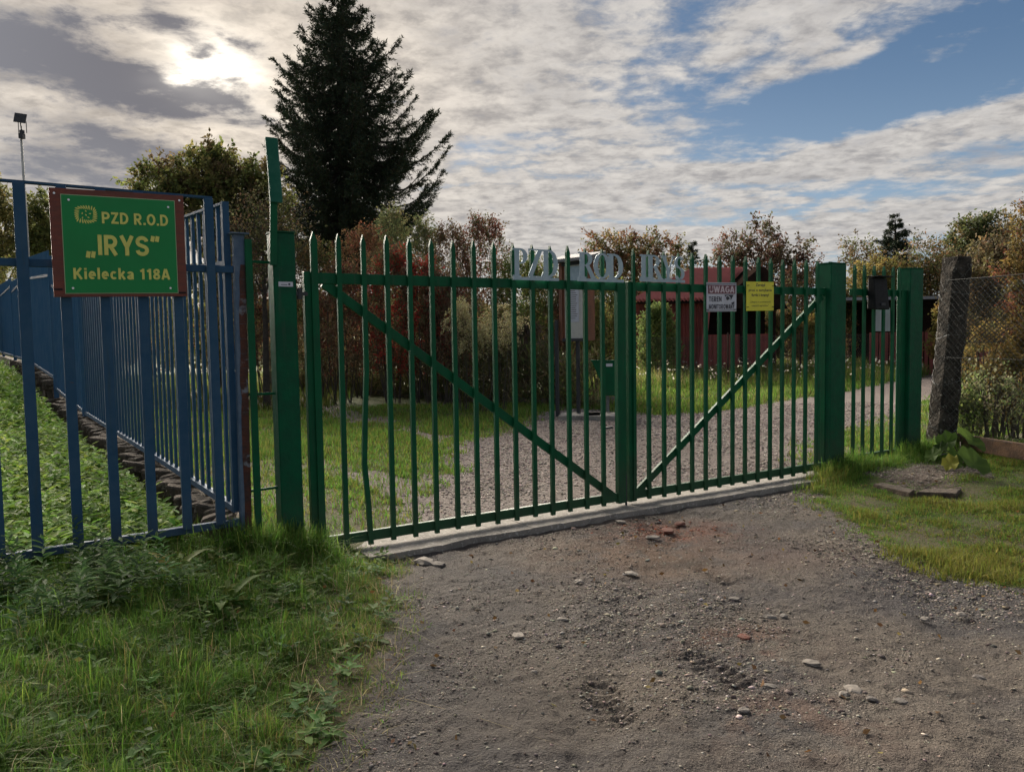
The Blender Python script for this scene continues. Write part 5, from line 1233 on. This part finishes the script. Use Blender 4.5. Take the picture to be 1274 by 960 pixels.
# our side, left verge
x, y = scatter(88000, -3.4, -.35, 1.9, 5.2, lambda x, y: vis(x, y) & (fwd(x, y) > .03) & (~isroad(x, y) | (edgy(x, y) & (rng.random(x.shape) < .16+.3*(fbm(x*7, y*7, 2) > .1)))) & ((x-corner[0])*BN[0]+(y-corner[1])*BN[1] > -.05))
de = np.clip((-.62-x)/.7, 0, 1); fb = fbm(x*2.2, y*2.2, 3)
pr = rng.random(len(x)); dens_ = (pr < .55+.45*ss(0, .25, de+fb*.4)); x, y, de, fb = x[dens_], y[dens_], de[dens_], fb[dens_]
cl_ = fbm(x*8, y*8, 2); h = (.028+.060*ss(.05, .6, de+fb*.5))*rng.uniform(.4, 1.5, len(x))*(1+1.1*np.clip(cl_, -.5, .6)); h[rng.random(len(x)) < .03] *= 1.7
mixd = rng.random(len(x)) < (.42*(1-ss(.1, .8, de)) + .03 + .10*(fb > .12))
q_ = onG(450, 600, .15); h = h*(1-.6*np.exp(-((x-q_[0])/.28)**2-((y-q_[1])/.25)**2)); h = h*(.82+.18*(x > 99))
C = np.where(mixd[:, None], pal(DRY, len(x)), pal(LUSH, len(x)))*(1+.5*fbm(x*5+9, y*5, 2))[:, None]
blades('grass', 'lush long grass on the verge in front of the blue fence', x, y, h, rng.uniform(.0025, .0055, len(x)), C, 1.05)
xx_, yy_ = [], []
for px_, r_, n_ in ((318, .10, 500), (345, .10, 900), (372, .10, 900), (392, .05, 200), (300, .1, 500), (1040, .12, 900), (1060, .10, 700), (1130, .12, 700), (1150, .1, 500), (1175, .12, 500)):
    q_ = onG(px_, 600, .12)
    xx_.append(q_[0]+rng.normal(0, r_, n_)); yy_.append(q_[1]+rng.normal(0, r_*.6, n_))
x, y = np.concatenate(xx_), np.concatenate(yy_); m_ = (fwd(x, y) > .02); x, y = x[m_], y[m_]
blades('grass', 'longer grass tufts crowding the feet of the posts', x, y, rng.uniform(.05, .24, len(x)), rng.uniform(.004, .007, len(x)), pal(LUSH, len(x)), .7)
# our side, right verge
x, y = scatter(90000, 2.2, 8.5, 3.4, 9.2, lambda x, y: vis(x, y) & (fwd(x, y) > .10) & (~isroad(x, y) | (edgy(x, y) & (rng.random(x.shape) < .16+.3*(fbm(x*7, y*7, 2) > .1)))))
fb = fbm(x*1.7, y*1.7, 3); f2 = fbm(x*4+3, y*4, 3); kp = rng.random(len(x)) < .62+.38*ss(-.32, .0, f2+.25*fb); x, y, fb, f2 = x[kp], y[kp], fb[kp], f2[kp]
h = (.018+.028*ss(-.2, .4, fb+f2*.5)+.07*ss(.55, .15, fwd(x, y)))*rng.uniform(.5, 1.6, len(x))*(1+.8*np.clip(f2, -.4, .6))
mixd = rng.random(len(x)) < .58+fb*.9+f2*.4-.35*ss(2.2, .4, fwd(x, y))
C = np.where(mixd[:, None], pal([(.20, .215, .040), (.23, .205, .055), (.16, .19, .035)], len(x)), pal(LUSH, len(x)))
blades('grass', 'short yellowish green grass on the verge right of the road', x, y, h, rng.uniform(.004, .008, len(x)), C, 1.0, segs=1)
# inside the gate
x, y = scatter(150000, -9, 12, 5.0, 17, lambda x, y: vis(x, y) & (fwd(x, y) < -.2) & (~isroad(x, y) | edgy(x, y) & (rng.random(x.shape) < .4)) & (~worn(x, y) | (rng.random(x.shape) < .22)) & ((x-corner[0])*SN[0]+(y-corner[1])*SN[1] < -.02) & (rng.random(x.shape) < np.clip(7.5/y, 0, 1)**1.6))
fb = fbm(x*1.1, y*1.1, 3); bare = rng.random(len(x)) > .35+ss(-.25, .1, fb); x, y, fb = x[~bare], y[~bare], fb[~bare]
h = (.035+.035*ss(0, .5, fb)+.03*(y/17))*rng.uniform(.5, 1.6, len(x))
C = np.where((rng.random(len(x)) < .40)[:, None], pal([(.19, .225, .046), (.20, .195, .058)], len(x)), pal([(.12, .235, .040), (.10, .20, .034), (.145, .25, .044)], len(x)))
blades('grass', 'mown lawn between the gate and the hedge', x, y, h, .006+.0006*y, C, .6, segs=1)
# strip beyond the road, taller
x, y = scatter(90000, -2, 24, 13.5, 34, lambda x, y: vis(x, y) & ~isroad(x, y) & (x > .105*(y-13) ))
fb = fbm(x*.6, y*.6, 3); tall = ss(19, 22, y - .30*(x-3)); h = (.10+.12*ss(0, .5, fb)+.30*tall)*rng.uniform(.5, 1.4, len(x))
C = np.where((rng.random(len(x)) < .2+.4*tall)[:, None], pal([(.20, .20, .06), (.18, .165, .065), (.23, .20, .09)], len(x)), pal([(.12, .21, .035), (.145, .225, .042), (.09, .165, .03)], len(x)))
blades('grass', 'tall rough grass strip beyond the far edge of the road', x, y, h, .012+.0006*y, C, .35, segs=1)
# far left lawn behind the hedge end and grass beyond
x, y = scatter(30000, -22, -4, 16, 34, lambda x, y: vis(x, y) & ((x-corner[0])*SN[0]+(y-corner[1])*SN[1] < -.1))
blades('grass', 'rough grass far inside along the blue side fence', x, y, rng.uniform(.08, .3, len(x)), .022+0*x, pal([(.07, .11, .022), (.10, .10, .03)], len(x)), .4, segs=1)
# small white flowers near the shed fence
n = 260; x, y = scatter(n, 3, 14, 20, 27, lambda x, y: vis(x, y) & ~isroad(x, y)); P = np.stack([x, y, rng.uniform(.3, .7, n)], 1)
o = leaves('daisies', np.repeat(P, 3, 0)+rng.normal(size=(n*3, 3))*.02, rdir(n*3), .06, .05, pal([(.55, .5, .42)], n*3, .1)); tag(o, 'scattered pale flower heads in the tall grass before the red shed', kind='stuff')

# ---- weeds with broad leaves on the bank behind the blue fence
def weeds(name, label, bx_, by_, hgt, nl, ls, cols, wid=.42, up=.25, parent=None, kind='stuff', z=None):
    n = len(bx_); z = Hn(bx_, by_) if z is None else z; B = np.stack([bx_, by_, z], 1); ax = nrm(rng.normal(size=(n, 3))*.22+UP)
    f = np.tile(np.linspace(.12, 1, nl), (n, 1)); a_ = rng.uniform(0, 6.28, (n, 1))+np.arange(nl)*2.4
    P = B[:, None]+ax[:, None]*(hgt[:, None]*f)[..., None]
    D = np.stack([np.cos(a_), np.sin(a_), up+f*.5-rng.uniform(0, .5, f.shape)], -1)
    L_ = ls*(1.15-.55*f)*rng.uniform(.7, 1.3, f.shape)
    P = P.reshape(-1, 3); D = nrm(D.reshape(-1, 3)); L_ = L_.ravel(); m = len(P)
    R_ = nrm(np.cross(D, UP)+rng.normal(size=(m, 3))*.12); N = np.cross(R_, D); Wd = L_*wid
    def q(a, b, c): return P+D*(L_*a)[:, None]+R_*(Wd*b)[:, None]+N*(L_*c)[:, None]
    V = np.stack([q(0, 0, 0), q(.25, .42, .05), q(.6, .40, .02), q(1, 0, -.12), q(.6, -.40, .02), q(.25, -.42, .05), q(.5, 0, -.05)], 1).reshape(-1, 3)
    base = (np.arange(m)*7)[:, None]; idx = (base+np.array([0, 1, 2, 6, 6, 2, 3, 3, 4, 6, 6, 4, 5, 0])).ravel(); fn = np.tile([4, 3, 3, 4], m)
    C = np.repeat(pal(cols, n, .18), nl, 0)*(1+rng.normal(0, .1, (m, 1))); C = np.clip(C, .003, .6)
    o = npmesh(name, V, fn, idx, np.repeat(C, 7, 0), 'grass', parent)
    if kind: tag(o, label, kind=kind)
    return o
sdist = lambda x, y: (x-corner[0])*SN[0]+(y-corner[1])*SN[1]; salong = lambda x, y: (x-corner[0])*SD[0]+(y-corner[1])*SD[1]
x, y = scatter(2600, -13, -1.7, 4.0, 17, lambda x, y: vis(x, y) & (sdist(x, y) > .28) & ((x-corner[0])*BN[0]+(y-corner[1])*BN[1] < -.06) & (rng.random(x.shape) < np.clip(6/y, 0, 1)**1.3))
weeds('weeds', 'bright green leafy weeds covering the bank behind the blue fence', x, y, rng.uniform(.06, .22, len(x)), 9, .11, [(.20, .34, .055), (.16, .29, .05), (.27, .37, .07), (.12, .22, .045)])
x, y = scatter(26000, -13, -1.7, 4.0, 17, lambda x, y: vis(x, y) & (sdist(x, y) > .12) & ((x-corner[0])*BN[0]+(y-corner[1])*BN[1] < -.04) & (rng.random(x.shape) < np.clip(6/y, 0, 1)**1.3))
blades('grass', 'grass growing between the weeds on the bank', x, y, rng.uniform(.04, .16, len(x)), .006+0*x, pal(LUSH+DRY[:1], len(x)), .5, segs=1)
# foreground mugwort and nettles
x, y = scatter(75, -3.1, -1.55, 3.05, 4.4, lambda x, y: (np.hypot((x+2.45)/.75, (y-3.75)/.62)+.25*vn(x*4, y*4) < 1) & ((x-corner[0])*BN[0]+(y-corner[1])*BN[1] > .08))
weeds('weeds', 'dark feathery mugwort weeds in the lower left in front of the fence', x, y, rng.uniform(.12, .32, len(x)), 26, .085, [(.075, .145, .048), (.09, .16, .055), (.06, .12, .04)], wid=.30, up=.35)
x, y = scatter(110, -2.3, -1.1, 3.6, 4.75, lambda x, y: ((x-corner[0])*BN[0]+(y-corner[1])*BN[1] > .05) & (fwd(x, y) > .1))
weeds('weeds', 'mixed low broad leaves along the foot of the front blue fence', x, y, rng.uniform(.02, .10, len(x)), 8, .10, [(.10, .19, .035), (.15, .20, .05), (.085, .155, .03)], wid=.38)
x, y = scatter(260, -3.2, -.6, 2.0, 5.0, lambda x, y: vis(x, y) & (fwd(x, y) > .1) & ~isroad(x, y) & ((x-corner[0])*BN[0]+(y-corner[1])*BN[1] > .05))
weeds('weeds', 'small clover and dandelion rosettes dotted through the left verge grass', x, y, rng.uniform(.03, .09, len(x)), 7, .065, [(.09, .19, .04), (.13, .22, .05), (.075, .15, .04)], wid=.5)
x, y = scatter(1500, -3.2, -.5, 2.0, 5.0, lambda x, y: vis(x, y) & (fwd(x, y) > .1) & (~isroad(x, y) | edgy(x, y)) & ((x-corner[0])*BN[0]+(y-corner[1])*BN[1] > .02))
blades('grass', 'dead straw coloured stalks lying in the left verge grass', x, y, rng.uniform(.05, .16, len(x)), .003+0*x, pal([(.42, .36, .20), (.30, .25, .13)], len(x)), 1.8)
# long dock leaves
def bigleaf(parent, base, d, L_, Wd, droop, col, name='leaf', rib=True, wav=.06):
    d = nrm(np.array(d, float)); side = nrm(np.cross(d, UP)); n_ = 9; Vv = []; F_ = []
    k = 5
    for i in range(n_+1):
        f = i/n_; wv_ = Wd*.5*math.sin(math.pi*(.06+.94*f)**.75)**.8 if f < 1 else 0.002
        c = base + d*L_*f + UP*L_*(droop[0]*f-droop[1]*f*f)
        for j in range(k):
            s_ = (j-(k-1)/2)/((k-1)/2); Vv.append(c+side*wv_*s_+UP*(abs(s_)*.22*wv_ + wav*Wd*math.sin(f*9+s_*5+L_*40)*abs(s_)*.5))
    for i in range(n_):
        for j in range(k-1): a_ = i*k+j; F_.append((a_, a_+1, a_+k+1, a_+k))
    idx = np.array(F_).ravel(); C = np.tile(np.array(col), (len(Vv), 1))*(1+rng.normal(0, .06, (len(Vv), 1)))
    return npmesh(name, np.array(Vv), np.full(len(F_), 4), idx, C, 'grass', parent, True)
for (px, py), cols, lb in (((275, 745), [(.12, .20, .035), (.18, .22, .035)], 'dock plant with long leaves near the foot of the corner post'), ((215, 720), [(.15, .20, .035), (.24, .20, .035)], 'yellowing dock plant below the bar left of the corner post')):
    b = G(px, py, .17); b[2] = HH(b[0], b[1]); t = thing('dock_plant', lb, 'plant', b, 'dock plants on the verge')
    for i in range(7):
        a_ = i*2.4+random.random(); bigleaf(t, b, (math.cos(a_), math.sin(a_), 0), random.uniform(.16, .26), random.uniform(.05, .07), (random.uniform(.6, 1.3), .7), cols[i % 2])
# burdock at the concrete post
for nm, lb, pts in (('burdock_plant', 'broad round leaved burdock plant at the foot of the concrete post', [(1178, 551, .20, (.065, .12, .022), (-.5, -.6)), (1209, 551, .26, (.085, .135, .028), (.5, -.7)), (1168, 562, .18, (.05, .09, .02), (-.9, -.3)), (1160, 568, .16, (.06, .11, .02), (-.8, -.5)), (1190, 574, .20, (.06, .11, .022), (-.2, -.9)), (1212, 578, .30, (.085, .14, .030), (.3, -.9)), (1182, 578, .17, (.24, .24, .04), (-.6, -.8))]),):
    c0 = at(1195, 575, 8.2); b = np.array([c0[0], c0[1], HH(c0[0], c0[1])]); t = thing(nm, lb, 'plant', b); st = MB()
    for px, py, sz, col, dr in pts:
        Yb = min(8.2, 1.27*966/(py-410)); sz = sz*Yb/8.4; c = at(px, py, Yb); d = nrm(np.array([dr[0], dr[1], 0])); bs = c-d*sz*.45
        st.tube([b, (b+bs)/2+UP*.05, bs], .006, 5); n_ = 18; ring = []; Vv = [c+UP*.01]
        for rr in (.5, 1.0):
            for i in range(n_):
                a_ = 2*math.pi*i/n_; wob_ = 1+.07*math.sin(a_*5+px)+.05*random.uniform(-1, 1); notch = 1-.35*math.exp(-((abs(a_-math.pi))/.35)**2)
                sd = np.array([-d[1], d[0], 0]); Vv.append(c + d*math.cos(a_)*sz*.55*rr*wob_*notch + sd*math.sin(a_)*sz*.5*rr*wob_ + UP*(.48*sz*math.cos(a_)*rr*-.9 + .06*sz*(rr**2) + .02*math.sin(a_*6)*rr + .12*sz*rr))
        F_ = [(0, 1+i, 1+(i+1) % n_) for i in range(n_)]; idx = [v_ for f_ in F_ for v_ in f_]; fn = [3]*n_
        for i in range(n_): idx += [1+i, 1+n_+i, 1+n_+(i+1) % n_, 1+(i+1) % n_]; fn.append(4)
        o = npmesh('leaf', np.array(Vv), np.array(fn), np.array(idx), np.tile(col, (len(Vv), 1))*(1+rng.normal(0, .08, (len(Vv), 1))), 'grass', t, True)
        if col[0] > .2: o['label'] = 'yellowed leaf'
    st.build('stalks', 'twig', t)

# ---- stones and gravel
def pebbles(name, label, x, y, s, C, sink=.3):
    n = len(x); z = Hn(x, y)+tracks(x, y); c = np.stack([x, y, z], 1)
    o8 = np.array([(1, 0, 0), (0.3, .95, 0), (-.8, .6, 0), (-.8, -.6, 0), (.3, -.95, 0), (.1, .1, .62), (-.1, -.1, -.4), (.5, -.35, .45), (-.3, .45, .5)])
    tr = [(0, 1, 8), (0, 8, 5), (0, 5, 7), (1, 2, 8), (2, 5, 8), (2, 3, 5), (3, 4, 5), (4, 7, 5), (4, 0, 7), (1, 0, 6), (2, 1, 6), (3, 2, 6), (4, 3, 6), (0, 4, 6)]
    a_ = rng.uniform(0, 6.28, n); ca, sa = np.cos(a_), np.sin(a_); q = o8[None]*(1+rng.normal(0, .16, (n, 9, 1)))*np.stack([s*rng.uniform(.8, 1.4, n), s*rng.uniform(.6, 1, n), s*rng.uniform(.45, .9, n)], 1)[:, None]
    q = np.stack([q[..., 0]*ca[:, None]-q[..., 1]*sa[:, None], q[..., 0]*sa[:, None]+q[..., 1]*ca[:, None], q[..., 2]], -1)
    V = (c[:, None]+q+UP*(s*.1)[:, None, None]).reshape(-1, 3); idx = ((np.arange(n)*9)[:, None]+np.array(tr).ravel()).ravel()
    o = npmesh(name, V, np.full(n*14, 3), idx, np.repeat(C, 9, 0), 'pebble'); return tag(o, label, kind='stuff')
STC = [(.26, .225, .19), (.14, .12, .10), (.36, .32, .27), (.10, .085, .075), (.24, .20, .16)]
x, y = scatter(30000, -1.2, 7, 1.9, 8.6, lambda x, y: vis(x, y) & isroad(x, y) & (fwd(x, y) > .3) & (rng.random(x.shape) < (.10+.90*ss(-.1, .45, fbm(x*1.2+4, y*1.2, 3)+.14*(x-.6)))*np.clip(4/y, .3, 1)))
s = .0022+.0055*rng.random(len(x))**3+.0010*(y-2)*.6; s[rng.random(len(x)) < .035] *= 2.2; s[rng.random(len(x)) < .008] *= 2.0
pebbles('gravel', 'small pale stones trodden into the road before the gate', x, y, s, pal(STC, len(x), .25))
x, y = scatter(24000, -2.2, 14, 5.5, 16, lambda x, y: vis(x, y) & isroad(x, y) & (fwd(x, y) < -.15) & (rng.random(x.shape) < (.35+.65*ss(-.1, .4, fbm(x*.9, y*.9, 3)+.12))*np.clip(8/y, .2, 1)))
pebbles('gravel', 'pale gravel spread over the track inside the gate', x, y, .006+.008*rng.random(len(x))**2+.0006*y, pal([(.30, .25, .225), (.22, .18, .165), (.38, .33, .30), (.14, .11, .10)], len(x), .2))
q_ = G(832, 658); n = 130; x, y = q_[0]+rng.normal(0, .22, n), q_[1]+rng.normal(0, .13, n); m_ = fwd(x, y) > .3; x, y = x[m_], y[m_]
pebbles('brick_rubble', 'crumbled red brick crumbs pressed into the road by the gate middle', x, y, rng.uniform(.004, .016, len(x)), pal([(.30, .075, .04), (.22, .08, .05), (.26, .18, .13)], len(x), .2))
# single stones one can pick out
import bmesh
stones = [(528, 700, 16, 'stone', 'flat pale stone near the left end of the threshold'), (545, 703, 10, 'stone_dark', 'small stone touching the flat stone near the threshold end'), (645, 792, 10, 'stone', 'small white stone alone in the dark middle of the road'),
    (720, 725, 8, 'stone', 'pale pebble under the middle of the gate'), (786, 713, 9, 'stone', 'long pale stone on the orange brown patch'), (958, 772, 9, 'stone', 'flat pale stone above the rust red spot'), (975, 770, 8, 'stone_dark', 'dim stone right of the flat pale one'),
    (1009, 829, 13, 'stone', 'largest flat pale stone in the lower right road'), (1050, 870, 10, 'stone', 'thick stone at the left of a close pair'), (1062, 864, 13, 'stone', 'long stone lying behind the thick one'), (1085, 876, 8, 'stone_dark', 'low grey stone right of the stone pair'),
    (958, 862, 10, 'stone_dark', 'half buried stone left of the stone pair'), (925, 892, 9, 'stone_dark', 'grey stone at the bottom of the road'), (925, 797, 9, 'brick', 'rust red brick chip sunk in the road'), (830, 660, 11, 'brick', 'red brick chip near the gate middle'), (845, 652, 8, 'brick', 'smaller red brick chip by the gate middle'),
    (812, 668, 9, 'stone', 'pale stone among the brick chips'), (1120, 878, 9, 'stone_dark', 'dull flat stone toward the lower right'), (1196, 765, 8, 'stone', 'pale stone by the right verge'), (1218, 845, 8, 'stone_dark', 'dark stone at the right side of the road'), (913, 748, 9, 'stone_dark', 'broken grey stone right of the road centre'),
    (655, 640, 10, 'stone_dark', 'stone at the threshold edge'), (1150, 770, 7, 'stone', 'little pale stone in the right wheel track'), (700, 772, 7, 'stone', 'pale chip right of the lone white stone'), (772, 650, 8, 'stone', 'chip lying below the meeting stiles')]
for px, py, sz, mt, lb in stones:
    g = G(px, py); r_ = sz*.5*g[1]/F*1.75; z = HH(g[0], g[1])
    bm = bmesh.new(); bmesh.ops.create_icosphere(bm, subdivisions=2, radius=1)
    s1, s2, s3 = r_*random.uniform(1, 1.3), r_*random.uniform(.7, .95), r_*random.uniform(.3, .5); ph = random.uniform(0, 9)
    for v_ in bm.verts:
        c = v_.co; k = 1+.22*math.sin(c.x*4+ph)*math.cos(c.y*5+ph*2)+.08*math.sin(c.z*7+ph); c.x = round(c.x*3.2)/3.2*.5+c.x*.5; v_.co = Vector((c.x*s1*k, c.y*s2*k, max(-.3, min(.75, c.z))*s3*k))
    me = bpy.data.meshes.new('stone'); bm.to_mesh(me); bm.free(); me.materials.append(M_[mt]); o = link('brick_chip' if mt == 'brick' else 'stone', me); o.location = (g[0], g[1], z+s3*.35); o.rotation_euler[2] = random.uniform(0, 3)
    tag(o, lb, 'brick' if mt == 'brick' else 'stone', 'loose stones on the road')
# fallen leaves and straws
x, y = scatter(240, -2.6, 6, 2.2, 8, lambda x, y: vis(x, y) & (fwd(x, y) > .3)); n = len(x)
P = np.stack([x, y, Hn(x, y)+.012+.05*(~isroad(x, y))], 1)
o = leaves('fallen_leaves', P, rdir(n)*np.array([1, 1, .15]), rng.uniform(.02, .045, n), .02, pal([(.18, .10, .04), (.12, .07, .035), (.22, .17, .06)], n), 'leaf'); tag(o, 'small brown fallen leaves scattered over road and verge', kind='stuff')
for i, (a1, a2, lb) in enumerate((((478, 838), (510, 812), 'dry straw stalk lying across the left road edge'), ((470, 868), (482, 846), 'short dry stalk below the longer straw'))):
    p_, q_ = G(*a1, .02), G(*a2, .015); tag(MB().tube([p_, (p_+q_)/2+UP*.01, q_], .0018, 5).build('straw', 'plank'), lb, 'straw', 'straws at the road edge')
print('triangles', sum(sum(len(p.vertices)-2 for p in o.data.polygons) if len(o.data.polygons) < 20000 else len(o.data.polygons)*2 for o in COL.objects if o.type == 'MESH'))
